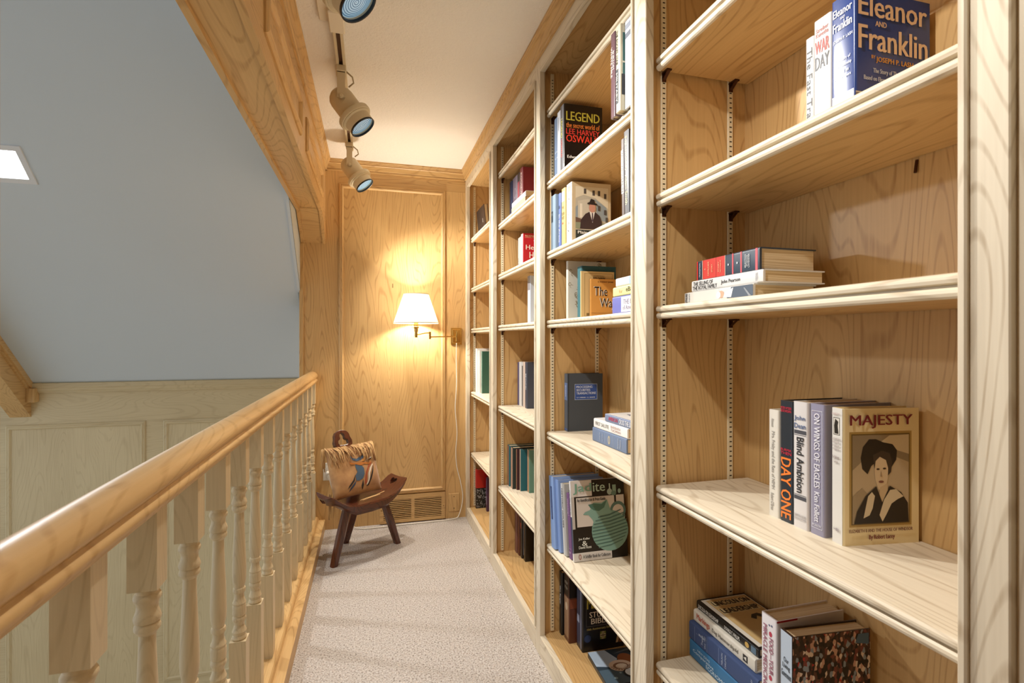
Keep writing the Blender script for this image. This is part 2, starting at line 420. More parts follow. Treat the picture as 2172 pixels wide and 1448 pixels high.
def shelf(y0, y1, z):
    X = .675
    prof = [(XB - .002, z), (X + .007, z), (X + .003, z - .0015), (X + .0005, z - .005), (X, z - .008), (X + .0012, z - .0125), (X + .005, z - .0138), (X + .010, z - .0145), (X + .010, z - .0172),
            (X + .004, z - .0182), (X + .0015, z - .021), (X + .001, z - .025), (X + .0025, z - .029), (X + .006, z - .0315), (X + .012, z - .0315), (X + .0121, z - .030), (XB - .002, z - .030)]
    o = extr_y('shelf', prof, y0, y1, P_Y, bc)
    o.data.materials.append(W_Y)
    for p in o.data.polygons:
        if p.normal.z < -.9 and p.area > .05: p.material_index = 1  # golden underside: warm bounce light put into the colour of the same veneer
    for x0 in (0.695, 0.890):
        mb = MB(); yp = y1 + .0135
        mb.box(x0 + .001, x0 + .014, y1 - .017, yp, z - .034, z - .0305)
        mb.box(x0 + .002, x0 + .013, yp - .007, yp, z - .052, z - .034)
        mb.add([(x0 + .003, y1 - .014, z - .034), (x0 + .012, y1 - .014, z - .034), (x0 + .012, yp - .006, z - .048), (x0 + .003, yp - .006, z - .048)], [(0, 1, 2, 3)])
        mb.build('shelf_clip', CLIP, o)
    return o
SH = {0: [1.944, 1.610, 1.335, .895, .462], 1: [2.165, 1.878, 1.600, 1.328, .886, .440],
      2: [2.165, 1.882, 1.607, 1.328, .888, .448], 3: [1.955, 1.607, 1.325, .885, .462]}
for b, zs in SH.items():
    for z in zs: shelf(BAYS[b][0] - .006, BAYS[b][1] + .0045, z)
mb = MB(); mb.tube([(0.9435, 0.690, 1.575), (0.940, 0.6905, 1.552)], .0025, 8); mb.build('hook', CLIP, bc)

# ------------------------------------------------------------------ flat lettering, made at the end in one go
TQ = []
def book_point(dims, face, u, v, h):
    T, W, H = dims
    if face == 'front': return (T + h, u * W, v * H)
    if face == 'back': return (-h, (1 - u) * W, v * H)
    if face == 'spine': return (u * T, -h, v * H)
def ell(cx, cy, rx_, ry_, n=18, a0=0.0, a1=360.0):
    return [(cx + rx_ * math.cos(math.radians(a0 + (a1 - a0) * k / n)), cy + ry_ * math.sin(math.radians(a0 + (a1 - a0) * k / n))) for k in range(n + (0 if a1 - a0 == 360 else 1))]
def add_art(r, dims, art):
    for face in ('spine', 'front', 'back'):
        items = [a for a in art if a[0] == face]
        if not items: continue
        vs = []; fs = []; mats = []; mi = []
        for i, (_, col, sh) in enumerate(items):
            if len(sh) == 4 and not isinstance(sh[0], tuple):
                u0, v0, u1, v1 = sh; sh = [(u0, v0), (u1, v0), (u1, v1), (u0, v1)]
            n = len(vs); h = .0003 + .00012 * i
            vs += [book_point(dims, face, u, v, h) for u, v in sh]
            fs.append(tuple(range(n, n + len(sh))))
            m = col if not isinstance(col, str) else mat(col, 0.38)
            if m not in mats: mats.append(m)
            mi.append(mats.index(m))
        me = bpy.data.meshes.new('printed_art'); me.from_pydata(vs, [], fs)
        for m in mats: me.materials.append(m)
        for p, k in zip(me.polygons, mi): p.material_index = k
        nrm = {'front': Vector((1, 0, 0)), 'back': Vector((-1, 0, 0)), 'spine': Vector((0, -1, 0))}[face]
        me.update()
        for p in me.polygons:
            if p.normal.dot(nrm) < 0: p.flip()
        me.update(); new('printed_art', me, None, r)
def add_text(r, dims, face, s, bx, col, rot=False, h=.0030 * 0.5):
    TQ.append((r, dims, face, s, bx, col, rot))
PG = None
def page_mat():
    m = bpy.data.materials.new('paper_pages'); m.use_nodes = True
    nt = m.node_tree; N = nt.nodes; L = nt.links; b = N['Principled BSDF']
    tc = N.new('ShaderNodeTexCoord'); mp = N.new('ShaderNodeMapping'); mp.inputs['Scale'].default_value = (900, 6, 6)
    L.new(tc.outputs['Object'], mp.inputs['Vector'])
    n = N.new('ShaderNodeTexNoise'); n.inputs['Scale'].default_value = 1.0; n.inputs['Detail'].default_value = 2
    L.new(mp.outputs[0], n.inputs['Vector'])
    r = N.new('ShaderNodeValToRGB'); r.color_ramp.elements[0].position = .3; r.color_ramp.elements[0].color = hexc('#B99C70')
    r.color_ramp.elements[1].position = .6; r.color_ramp.elements[1].color = hexc('#E6D3AE')
    L.new(n.outputs[0], r.inputs[0]); L.new(r.outputs[0], b.inputs['Base Color'])
    b.inputs['Roughness'].default_value = .85
    return m
PG = page_mat()
BOOKS = []
def book(label, T, W, H, loc, mode='std', col='#888888', yaw=0.0, lean=0.0, paper=False, art=(), texts=(), rough=0.4, group=None, spine_col=None, cat='book', round_=True):
    """local x = thickness (front cover at x=T), y = from spine to fore edge, z = height"""
    yw = math.radians(yaw)
    if mode == 'std':       # spine towards the room, near bottom spine corner at loc
        R = Matrix.Rotation(-math.pi / 2 + yw, 3, 'Z')
        if lean:
            R = Matrix.Rotation(-math.radians(lean), 3, 'X') @ R
        L0 = Vector(loc) - Matrix.Rotation(-math.pi / 2 + yw, 3, 'Z') @ Vector((T, 0, 0))
    elif mode == 'flat':    # lying, front cover up, spine towards the room, near spine corner at loc
        c, s = math.cos(yw), math.sin(yw)
        R = Matrix(((0, c, -s), (0, s, c), (1, 0, 0))); L0 = Vector(loc)
    elif mode == 'face':    # front cover towards the room, far bottom corner at loc
        R = Matrix(((-1, 0, 0), (0, -1, 0), (0, 0, 1)))
        R = Matrix.Rotation(math.radians(lean), 3, 'Y') @ R
        L0 = Vector(loc)
    r = bpy.data.objects.new('book', None); COL.objects.link(r); r.empty_display_size = .03
    r.location = L0; r.rotation_euler = R.to_euler()
    tag(r, label, cat, group)
    b = .0008 if paper else .0026
    q = min(.0045, T * .22)
    outer = [(0, W), (0, q)] + [(q * (1 - math.cos(t)), q * (1 - math.sin(t))) for t in (.4, .8, 1.2)] + [(q, 0), (T - q, 0)] + \
            [(T - q * (1 - math.sin(t)), q * (1 - math.cos(t))) for t in (.4, .8, 1.2)] + [(T, q), (T, W)]
    inner = [(T - b, W), (T - b, b + q * .6), (b, b + q * .6), (b, W)]
    poly = outer + inner
    mb = MB(); mb.prism(poly, lambda p, d: (p[0], p[1], d), 0, H)
    cm = mat(col, rough, bump=0.25 if rough > .6 else 0.0, bscale=900.0)
    o = mb.build('cover', cm, r, world=False); autosmooth(o, 50)
    e = .0 if paper else .003
    box('pages', b, T - b, b + q * .6, W - e - .0005, e + .0004, H - e - .0004, PG, r, 0, world=False)
    dims = (T, W, H)
    art = list(art)
    if spine_col: art = [('spine', spine_col, (.10, .0, .90, 1))] + art
    if art: add_art(r, dims, art)
    for t in texts: add_text(r, dims, *t)
    BOOKS.append(r)
    return r

# ------------------------------------------------------------------ books, nearest bay
g = 'books on the upper shelf of the nearest bay'
z = 1.610
book('blue jacketed biography with large cream title letters, highest shelf of the nearest bay', .046, .163, .222, (.766, .658, z), col='#27407F', rough=.25, group=g,
     art=[('front', '#8B8474', (0, 0, 1, .22)), ('front', '#4D4A46', (0, 0, 1, .12)), ('front', '#D9D2C0', (0, .222, 1, .232)),
          ('front', '#C9C2B0', [(.2, .17), (.35, .19), (.45, .14), (.4, .10), (.25, .11)]), ('spine', '#9FA6B4', (.06, 0, .94, .25)), ('spine', '#5C6270', (.06, 0, .94, .13)), ('spine', '#DDE3EE', (.06, .25, .94, .258))],
     texts=[('front', 'Eleanor', (.03, .80, .95, .97), '#E9CDAE'), ('front', 'AND', (.25, .735, .40, .775), '#E9CDAE'), ('front', 'Franklin', (.03, .55, .96, .73), '#E9CDAE'),
            ('front', 'BY', (.20, .49, .25, .515), '#E0A23A'), ('front', 'JOSEPH P. LASH', (.26, .46, .76, .51), '#E0A23A'), ('front', 'The Story of Their Relationship', (.22, .375, .85, .42), '#C9D0DE'),
            ('front', 'Based on Eleanor Roosevelt\'s Private Papers', (.10, .315, .95, .36), '#C9D0DE'),
            ('spine', 'Eleanor', (.10, .86, .88, .92), '#E8E8EE'), ('spine', 'AND', (.4, .825, .6, .845), '#E8E8EE'), ('spine', 'Franklin', (.10, .75, .88, .815), '#E8E8EE'), ('spine', 'JOSEPH P. LASH', (.10, .66, .9, .69), '#D9DEEA'),
            ('spine', 'The Story of', (.18, .50, .82, .53), '#D9DEEA'), ('spine', 'Their Relationship', (.14, .455, .86, .485), '#D9DEEA'), ('spine', 'Based on', (.25, .41, .75, .44), '#D9DEEA'), ('spine', 'Private Papers', (.16, .365, .84, .395), '#D9DEEA')])
book('white hardback with red and grey stacked title letters beside the blue biography', .037, .150, .212, (.768, .7055, z), col='#D2D0CC', rough=.3, group=g,
     texts=[('spine', 'Streiber', (.15, .89, .85, .925), '#B0605A'), ('spine', 'Kunetka', (.15, .85, .85, .885), '#B0605A'), ('spine', 'WAR', (.1, .71, .9, .82), '#C02A18'), ('spine', 'DAY', (.1, .58, .9, .69), '#24262E')])
book('slim white hardback with black vertical title at far end of highest row, nearest bay', .019, .140, .192, (.770, .7435, z), col='#CFCDC8', rough=.3, group=g,
     texts=[('spine', 'The Fast Track', (.22, .12, .80, .90), '#1E1E24', True)])
g = 'stack of three books below the nearest top row'
z = 1.335
book('pale jacketed book with bald man in grey suit, bottom of the eye level stack', .030, .155, .228, (.730, .849, z), 'flat', '#CFCCC6', group=g, rough=.35,
     art=[('spine', '#D4D1CA', (.05, .45, .95, 1)), ('spine', '#4D5866', [(.05, .0), (.95, .0), (.95, .28), (.6, .30), (.3, .34), (.05, .33)]),
          ('spine', '#F2F0EC', [(.25, .28), (.9, .25), (.62, .37), (.3, .39)]), ('spine', '#C79F86', ell(.52, .42, .26, .045)), ('spine', '#EDEBE6', ell(.50, .455, .24, .03)), ('spine', '#8A8F96', [(.2, .02), (.8, .10), (.78, .115), (.2, .05)])],
     texts=[('spine', 'BETHUNE', (.1, .945, .9, .98), '#3A4152'), ('spine', 'a biography', (.1, .905, .9, .93), '#7A828E')])
book('white jacketed book with slanted black spine title, middle of the eye level stack', .0265, .150, .230, (.738, .831, z + .0302), 'flat', '#D8D7D4', group=g, rough=.3,
     art=[('front', '#5A3A30', (0, 0, .25, .02))],
     texts=[('spine', 'THE SELLING OF', (.52, .66, .86, .97), '#1E2026', True), ('spine', 'THE ROYAL FAMILY', (.14, .60, .48, .98), '#1E2026', True), ('spine', 'John Pearson', (.28, .28, .66, .54), '#1E2026', True), ('spine', 'PUBLISHING', (.2, .06, .8, .09), '#B8B8BC')])
book('thick red and slate banded leather book on top of the eye level stack', .0465, .140, .205, (.748, .852, z + .0570), 'flat', '#33404E', group=g, rough=.35,
     art=[('spine', '#D8525A', (.03, .025, .97, .055)), ('spine', '#D8525A', (.03, .245, .97, .265)), ('spine', '#D8525A', (.03, .37, .97, .39)), ('spine', '#C9382C', (.03, .50, .97, .88)), ('spine', '#E9DFC9', (.03, .495, .97, .500)),
          ('spine', '#8E2118', (.03, .645, .97, .650)), ('spine', '#E9DFC9', (.03, .880, .97, .885)), ('spine', '#C9382C', (.03, .965, .97, .985)), ('spine', '#E8E8E8', ell(.5, .31, .05, .008)), ('spine', '#E8E8E8', ell(.5, .445, .05, .008))],
     texts=[('spine', 'LAVENDER', (.2, .13, .8, .145), '#D9D9D9'), ('spine', 'STANCE', (.25, .155, .75, .17), '#D9D9D9'), ('spine', 'SELECTION', (.2, .18, .8, .195), '#D9D9D9'), ('spine', 'STORY', (.3, .70, .7, .72), '#E6B48A'), ('spine', 'CAVALCADE', (.15, .76, .85, .785), '#E6B48A'),
            ('spine', 'A', (.45, .82, .55, .84), '#E6B48A'), ('spine', 'THE WORLD OF', (.2, .56, .8, .575), '#E6B48A'), ('spine', 'STORY', (.25, .59, .75, .61), '#E6B48A'), ('spine', 'TRANSITION', (.15, .915, .85, .935), '#C9CFD8')])
g = 'books standing on the middle shelf of the nearest bay'
z = .895
FRAME = '#A98F52'
book('cream jacketed hardback with black and white portrait of a woman in a dark hat', .0275, .147, .238, (.790, .7015, z), col='#E3D3A6', yaw=-8, rough=.3, group=g,
     art=[('front', FRAME, (.075, .135, .90, .83)), ('front', '#6E5B30', (.10, .15, .875, .815)), ('front', '#B9A98D', (.115, .16, .86, .805)),
          ('front', '#8D8069', [(.115, .55), (.25, .62), (.45, .58), (.60, .66), (.86, .60), (.86, .805), (.115, .805)]), ('front', '#C9BB9E', [(.45, .74), (.60, .80), (.86, .805), (.86, .66), (.70, .69), (.55, .70)]), ('front', '#9D8E74', [(.115, .16), (.115, .36), (.24, .42), (.34, .36), (.30, .16)]),
          ('front', '#1B1714', [(.24, .56), (.22, .64), (.25, .72), (.33, .775), (.42, .775), (.52, .75), (.64, .735), (.70, .69), (.69, .62), (.62, .56), (.58, .60), (.45, .62), (.36, .58), (.31, .52)]),
          ('front', '#3A3028', [(.38, .66), (.50, .69), (.60, .67), (.635, .60), (.62, .53), (.57, .50), (.40, .56)]), ('front', '#D2BFA0', [(.40, .55), (.41, .48), (.45, .41), (.50, .385), (.55, .42), (.575, .48), (.58, .56), (.55, .62), (.47, .645), (.415, .615)]),
          ('front', '#C4AF8E', [(.47, .42), (.57, .45), (.58, .36), (.50, .30), (.46, .36)]),
          ('front', '#3B2E26', ell(.445, .555, .022, .007, 10)), ('front', '#3B2E26', ell(.53, .558, .022, .007, 10)), ('front', '#7A4A40', ell(.487, .462, .035, .009, 10)), ('front', '#A58C6E', [(.485, .545), (.475, .50), (.50, .497)]),
          ('front', '#17120F', [(.13, .16), (.17, .25), (.28, .36), (.42, .43), (.50, .31), (.60, .43), (.75, .38), (.84, .30), (.85, .16)]),
          ('front', '#CFC3A8', [(.25, .20), (.31, .36), (.36, .39), (.40, .36), (.37, .27), (.33, .22)]), ('front', '#CFC3A8', [(.46, .22), (.52, .33), (.60, .40), (.68, .405), (.78, .35), (.70, .33), (.62, .30), (.55, .22), (.50, .17)]),
          ('spine', '#D6D3CC', (.08, 0, .92, 1)), ('spine', '#3B3834', (.18, .80, .72, .93)), ('spine', '#CFC9BE', (.22, .805, .68, .925)), ('spine', '#231F1C', [(.25, .87), (.35, .92), (.6, .90), (.55, .87), (.62, .81), (.28, .81)])],
     texts=[('front', 'MAJESTY', (.07, .855, .90, .955), '#7A1F2C'), ('front', 'ELIZABETH II AND THE HOUSE OF WINDSOR', (.06, .098, .90, .122), '#7A4A3A'), ('front', 'By Robert Lacey', (.32, .035, .66, .078), '#7A2A2A'),
            ('spine', 'MAJESTY', (.15, .945, .80, .965), '#B59A9A'), ('spine', 'ELIZABETH II', (.15, .765, .85, .78), '#A99A9A'), ('spine', 'AND THE', (.2, .74, .75, .755), '#A99A9A'), ('spine', 'HOUSE OF', (.2, .715, .75, .73), '#A99A9A'), ('spine', 'WINDSOR', (.2, .69, .75, .705), '#A99A9A'), ('spine', 'By Robert', (.2, .62, .75, .65), '#8A7A7A'), ('spine', 'Lacey', (.3, .59, .65, .615), '#8A7A7A'), ('spine', 'HBJ', (.3, .09, .7, .115), '#6A5A6A')])
book('mauve grey hardback with white vertical title, second from the portrait book', .0325, .155, .240, (.789, .7385, z), col='#8E8BA0', rough=.35, group=g,
     art=[('spine', '#C9C8D4', (.14, .05, .17, .95)), ('spine', '#C9C8D4', (.83, .05, .86, .95)), ('spine', '#C9C8D4', (.14, .945, .86, .95)), ('spine', '#C9C8D4', (.14, .05, .86, .055))],
     texts=[('spine', 'ON WINGS OF EAGLES', (.32, .36, .70, .93), '#E4E3EA', True), ('spine', 'Ken Follett', (.34, .10, .68, .33), '#E4E3EA', True), ('spine', 'MORROW', (.2, .065, .8, .085), '#DAD9E2')])
book('white hardback with blue author name over thick black vertical title', .035, .155, .240, (.786, .7725, z), col='#D6D2D0', rough=.35, group=g,
     art=[('spine', '#4A4B52', (.1, .745, .9, .775)), ('spine', '#4A4B52', (.1, .225, .9, .255)), ('spine', '#4A4B52', (.1, .735, .9, .739)), ('spine', '#4A4B52', (.1, .262, .9, .266))],
     texts=[('spine', 'John', (.12, .845, .85, .89), '#3F5C8C'), ('spine', 'Dean', (.12, .79, .88, .83), '#3F5C8C'), ('spine', 'Blind Ambition', (.28, .28, .76, .72), '#2A2A2E', True), ('spine', 'SIMON AND', (.1, .09, .9, .11), '#B9B4B4'), ('spine', 'SCHUSTER', (.1, .065, .9, .085), '#B9B4B4')])
book('black hardback with large orange vertical title on middle shelf, nearest bay', .033, .155, .238, (.787, .8085, z), col='#2A3038', rough=.22, group=g,
     texts=[('spine', 'DAY ONE', (.12, .03, .88, .53), '#F08030', True), ('spine', 'PETER WYDEN', (.10, .93, .9, .95), '#D83048'), ('spine', 'BEFORE HIROSHIMA', (.10, .905, .9, .925), '#D83048'), ('spine', 'BURMA', (.10, .585, .9, .605), '#D83048'), ('spine', 'THEN', (.10, .555, .9, .578), '#D83048')])
book('short off white hardback with faint grey vertical title, farthest on middle shelf of nearest bay', .028, .140, .216, (.786, .8425, z), col='#DDD8CC', rough=.5, group=g,
     texts=[('spine', 'Mrs. Frisby and the Rats of NIMH', (.25, .26, .62, .80), '#A9A49C', True), ('spine', 'Robert O\'Brien', (.25, .06, .55, .22), '#A9A49C', True), ('spine', 'Atheneum', (.3, .84, .55, .92), '#A9A49C', True)])
g = 'books on the lowest visible shelf of the nearest bay'
z = .462
def crowd_mat():
    m = bpy.data.materials.new('crowd_print'); m.use_nodes = True
    nt = m.node_tree; N = nt.nodes; L = nt.links; b = N['Principled BSDF']
    tc = N.new('ShaderNodeTexCoord'); v = N.new('ShaderNodeTexVoronoi'); v.inputs['Scale'].default_value = 190.0
    mp = N.new('ShaderNodeMapping'); mp.inputs['Scale'].default_value = (1, 1, .62)
    L.new(tc.outputs['Object'], mp.inputs['Vector']); L.new(mp.outputs[0], v.inputs['Vector'])
    r = N.new('ShaderNodeValToRGB'); r.color_ramp.interpolation = 'CONSTANT'; e = r.color_ramp.elements
    cols = ['#1A120F', '#5A3A2C', '#C9A08C', '#231814', '#3A2A22', '#7A4038', '#2A1C18', '#8A97A4', '#120C0A', '#E0CFC0', '#4A2C20', '#B83030']
    e[0].position = 0; e[0].color = hexc(cols[0]); e[1].position = 1 / 12; e[1].color = hexc(cols[1])
    for i in range(2, 12):
        x = e.new(i / 12 if i < 11 else .965); x.color = hexc(cols[i])
    sp = N.new('ShaderNodeSeparateColor'); L.new(v.outputs['Color'], sp.inputs[0])
    L.new(sp.outputs[0], r.inputs[0]); L.new(r.outputs[0], b.inputs['Base Color']); b.inputs['Roughness'].default_value = .35
    return m
CROWD = crowd_mat()
book('hardback with crowd scene cover and pale blue spine, nearest on the lowest visible shelf', .0335, .168, .236, (.758, .779, z), col='#33241E', yaw=-5, rough=.3, group=g,
     art=[('front', CROWD, (.0, .0, 1, 1)), ('front', '#A9BDB9', (.30, .06, .86, .20)), ('front', '#4C6A84', [(.80, .90), (.98, .88), (.98, .97), (.84, .97)]), ('spine', '#B5C3D2', (.06, .30, .94, 1)), ('spine', '#4A4F58', (.06, 0, .94, .30)), ('spine', '#D8DCE0', [(.2, .30), (.3, .52), (.55, .58), (.7, .50), (.85, .30)])],
     texts=[('front', 'The Government', (.36, .10, .80, .17), '#26302E'), ('spine', 'Our', (.3, .76, .7, .80), '#3C4650'), ('spine', 'Living', (.22, .70, .8, .75), '#3C4650'), ('spine', 'Government', (.12, .64, .9, .69), '#3C4650')])
book('thick white jacketed book with red fruit motif, beside the crowd cover book', .042, .165, .240, (.765, .8255, z), col='#E4E1E4', rough=.3, group=g,
     art=[('front', '#A8202C', (.0, .985, .30, 1.0)), ('spine', '#B23A50', ell(.62, .86, .10, .022)), ('spine', '#B23A50', ell(.62, .50, .10, .022)), ('spine', '#4A5878', ell(.55, .93, .05, .008)), ('spine', '#4A5878', ell(.70, .935, .05, .008))],
     texts=[('spine', 'FOOD\u2014YOUR', (.55, .53, .80, .83), '#9C5A70', True), ('spine', 'MIRACLE MEDICINE', (.18, .40, .42, .92), '#9C5A70', True), ('spine', 'JEAN CARPER', (.30, .05, .65, .36), '#9C5A70', True)])
book('teal blue hardback with pale spine lettering, bottom of the low stack', .043, .158, .232, (.771, .885, z), 'flat', '#2F6E9C', group=g, rough=.45,
     texts=[('spine', 'NEW IDEAS', (.66, .66, .78, .86), '#BFD8E8', True), ('spine', 'Comparative', (.40, .60, .60, .94), '#CFE2EE', True), ('spine', 'ECONOMIC SYSTEMS', (.18, .18, .38, .72), '#CFE2EE', True)])
book('navy blue cloth hardback with ruled spine panels, second from bottom of the low stack', .0435, .150, .236, (.771, .883, z + .0432), 'flat', '#3A4D78', group=g, rough=.7,
     art=[('spine', '#7F93B8', (.08, .70, .92, .704)), ('spine', '#7F93B8', (.08, .52, .92, .524)), ('spine', '#7F93B8', (.08, .90, .92, .904))],
     texts=[('spine', 'Contemporary', (.62, .70, .74, .88), '#B9C6DC'), ('spine', 'Trends', (.25, .76, .8, .79), '#B9C6DC'), ('spine', 'since 1960', (.2, .72, .85, .745), '#B9C6DC'), ('spine', 'NELSON', (.2, .46, .8, .48), '#B9C6DC'), ('spine', 'CARLETON', (.15, .41, .85, .43), '#B9C6DC'), ('spine', 'WHITLEY', (.2, .06, .8, .08), '#B9C6DC')])
book('cream jacketed book with red spine title, third up in the low stack', .0295, .142, .212, (.781, .903, z + .0869), 'flat', '#DAD5C8', group=g, rough=.45,
     art=[('spine', '#2A2A2C', (.25, .10, .75, .17)), ('spine', '#E4E0D6', [(.35, .12), (.5, .16), (.65, .12)])],
     texts=[('spine', 'Markings', (.25, .70, .85, .94), '#C0604A', True), ('spine', 'Dag Hammarskjold', (.30, .24, .68, .66), '#77726A', True)])
book('black and tan hardback with bold title and sketched bearded man, top of the low stack', .0200, .140, .212, (.790, .9035, z + .1166), 'flat', '#171717', group=g, rough=.25,
     art=[('front', '#DCD6C8', (.05, .03, .97, .97)), ('front', '#C9AC78', (.13, .05, .95, .95)), ('front', '#E0CFA2', (.16, .80, .92, .91)), ('front', '#E0CFA2', (.16, .64, .92, .75)),
          ('front', '#2A2522', [(.52, .50), (.60, .56), (.72, .57), (.80, .52), (.82, .44), (.78, .38), (.72, .40), (.76, .46), (.66, .52), (.58, .46)]), ('front', '#2A2522', [(.60, .36), (.66, .40), (.74, .36), (.76, .28), (.68, .24), (.62, .28)]), ('front', '#2A2522', [(.52, .20), (.62, .25), (.60, .12), (.50, .10)]), ('front', '#2A2522', [(.78, .24), (.92, .18), (.92, .08), (.80, .12)]),
          ('spine', '#C9A45A', ell(.5, .16, .3, .03)), ('spine', '#5A7488', (.15, .03, .85, .10))],
     texts=[('front', 'LINCOLN ON', (.17, .81, .91, .90), '#2C1C16'), ('front', 'LEADERSHIP', (.17, .65, .91, .74), '#2C1C16'), ('spine', 'LINCOLN ON LEADERSHIP', (.28, .60, .72, .96), '#E6E2DA', True), ('spine', 'DONALD T. PHILLIPS', (.30, .26, .70, .50), '#E6E2DA', True)])

# ------------------------------------------------------------------ books, second bay
g = 'books on the second shelf of the second bay'
z = 1.878
book('black hardback with yellow and red cover lettering, second bay near the ceiling', .040, .152, .238, (.682, 1.752, z), col='#17110F', rough=.25, group=g,
     art=[('spine', '#6A6E76', (.1, 0, .9, 1)), ('spine', '#3A3A40', (.1, 0, .55, 1))],
     texts=[('front', 'LEGEND', (.05, .745, .93, .885), '#C9C24C'), ('front', 'the secret world of', (.05, .635, .93, .715), '#E0803A'), ('front', 'LEE HARVEY', (.05, .535, .93, .62), '#E0403A'), ('front', 'OSWALD', (.05, .415, .93, .525), '#E84030'), ('front', 'Edward Jay Epstein', (.08, .15, .93, .21), '#E6E2DC'),
            ('spine', 'LEGEND', (.25, .50, .60, .80), '#C9C24C', True), ('spine', 'OSWALD', (.25, .20, .60, .48), '#C8483A', True)])
book('pale grey jacketed book beside the black cover lettering book, second bay', .036, .150, .232, (.684, 1.7935, z), col='#B9BEC6', rough=.4, group=g, texts=[('spine', 'Nations', (.3, .70, .65, .90), '#8A92A0', True)])
book('slate blue cloth book against the far divider, top row of second bay', .052, .150, .230, (.692, 1.8315, z), col='#566A86', rough=.7, group=g, texts=[('spine', 'HISTORY', (.2, .40, .8, .43), '#B9C6D6'), ('spine', 'VOLUME', (.2, .30, .8, .33), '#B9C6D6')])
book('brown plum jacketed book with white vertical title, top row right of second bay', .0265, .155, .238, (.658, 1.3015, z), col='#6A5058', rough=.25, group=g,
     texts=[('spine', 'BURTON', (.52, .56, .88, .78), '#E4DEDA', True), ('spine', 'WHITE NILE', (.10, .48, .45, .84), '#E4DEDA', True)])
book('cream and green jacketed book with black vertical title, top row right of second bay', .027, .150, .236, (.655, 1.2635, z), col='#DCD6BC', rough=.3, group=g,
     art=[('front', '#2E6A62', (.05, .42, .9, .90)), ('front', '#E6E0C8', [(.05, .55), (.9, .55), (.9, .57), (.05, .57)]), ('front', '#1E1E22', (.03, .18, .97, .42)), ('spine', '#4A5058', (.08, .10, .6, .50))],
     texts=[('spine', 'THE ROCKET ZONE', (.15, .55, .50, .95), '#3A3A34', True), ('spine', 'MILITARY', (.15, .12, .50, .46), '#D8D8D0', True), ('front', 'HIGH', (.1, .33, .5, .38), '#E8E8E0'), ('front', 'DAY', (.1, .25, .4, .30), '#E8E8E0'), ('front', 'ART', (.1, .10, .5, .16), '#3A4A40'), ('front', '&', (.1, .03, .3, .09), '#3A4A40')])
book('white jacketed book half hidden behind the near stile, top row of second bay', .038, .150, .236, (.667, 1.2235, z), col='#DDE0E8', rough=.35, group=g, art=[('spine', '#7A808C', (.1, .80, .9, .86)), ('spine', '#9AA2B2', (.1, .90, .9, .96))])
g = 'books on the third shelf of the second bay'
z = 1.600
def house_man(face='front'):
    A = [(face, '#C9B795', (0, 0, 1, 1)), (face, '#B7B1A0', (.09, .26, .93, .93)), (face, '#8F9AA0', [(.09, .60), (.30, .72), (.60, .74), (.88, .62), (.93, .40), (.09, .40)])]
    A += [(face, '#D7CDB4', [(.09, .93), (.09, .74), (.30, .80), (.60, .76), (.93, .60), (.93, .93)]), (face, '#C6BFAE', [(.15, .70), (.40, .74), (.62, .70), (.62, .40), (.15, .40)]), (face, '#E1DACA', (.20, .44, .26, .66)), (face, '#E1DACA', (.48, .44, .53, .66))]
    for (u, v) in ((.30, .82), (.52, .80), (.66, .80), (.82, .76), (.66, .56), (.82, .50), (.86, .38)):
        A.append((face, '#4E4A48', (u, v, u + .06, v + .08)))
    A += [(face, '#6A5248', [(.09, .44), (.22, .42), (.22, .36), (.09, .36)]), (face, '#8A9078', (.09, .26, .93, .36)),
          (face, '#3A2C30', [(.20, .26), (.22, .40), (.34, .50), (.46, .54), (.58, .54), (.70, .48), (.76, .38), (.76, .26)]), (face, '#E4E0DA', [(.44, .54), (.58, .54), (.52, .36)]), (face, '#4E4450', [(.50, .52), (.53, .52), (.54, .38), (.50, .38)]),
          (face, '#C48E7C', ell(.51, .60, .085, .075)), (face, '#2A2426', [(.38, .655), (.64, .645), (.64, .665), (.58, .68), (.56, .73), (.48, .745), (.44, .69), (.39, .675)]), (face, '#2E3634', (.09, .0, .93, .245)), (face, '#E8E2D4', (.09, .243, .93, .25))]
    return A
book('white jacketed biography with man in hat before a house on its cover', .054, .156, .232, (.712, 1.750, z), col='#DCD6CA', rough=.3, group=g,
     art=house_man() + [('spine', '#E6E4E2', (.06, 0, .94, 1)), ('spine', '#8A8078', (.2, .86, .8, .96))],
     texts=[('front', 'Plain Speaking', (.14, .165, .90, .225), '#F0EDE6'), ('front', 'an oral biography of', (.20, .115, .84, .145), '#F0EDE6'), ('front', 'Harry S. Truman', (.12, .045, .90, .10), '#F0EDE6'), ('spine', 'Plain Speaking', (.30, .22, .62, .76), '#4A4A4A', True)])
book('mustard jacketed book left of the man in hat biography', .036, .150, .226, (.706, 1.8055, z), col='#C2B274', rough=.4, group=g, art=[('spine', '#E0DCC8', (.1, .78, .9, .95)), ('spine', '#B0562E', (.25, .40, .55, .43))], texts=[('spine', 'THE', (.2, .66, .7, .70), '#8A7A3A'), ('spine', 'GOLDEN', (.15, .55, .85, .60), '#8A7A3A'), ('spine', 'WEST', (.2, .48, .8, .53), '#8A7A3A')])
book('thin periwinkle blue book with white vertical title, third shelf of second bay', .020, .150, .215, (.702, 1.8430, z), col='#6476B8', rough=.35, group=g, texts=[('spine', 'In the Arena', (.25, .12, .75, .62), '#E6E8F2', True), ('spine', 'NIXON', (.2, .72, .8, .78), '#2E3448')])
book('dusty blue cloth book against the divider, third shelf of second bay', .050, .150, .216, (.690, 1.8660, z), col='#8296A8', rough=.75, group=g, art=[('spine', '#43525E', (.12, .52, .5, .72))], texts=[('spine', 'LETTERS', (.15, .64, .46, .68), '#A9BAC8')])
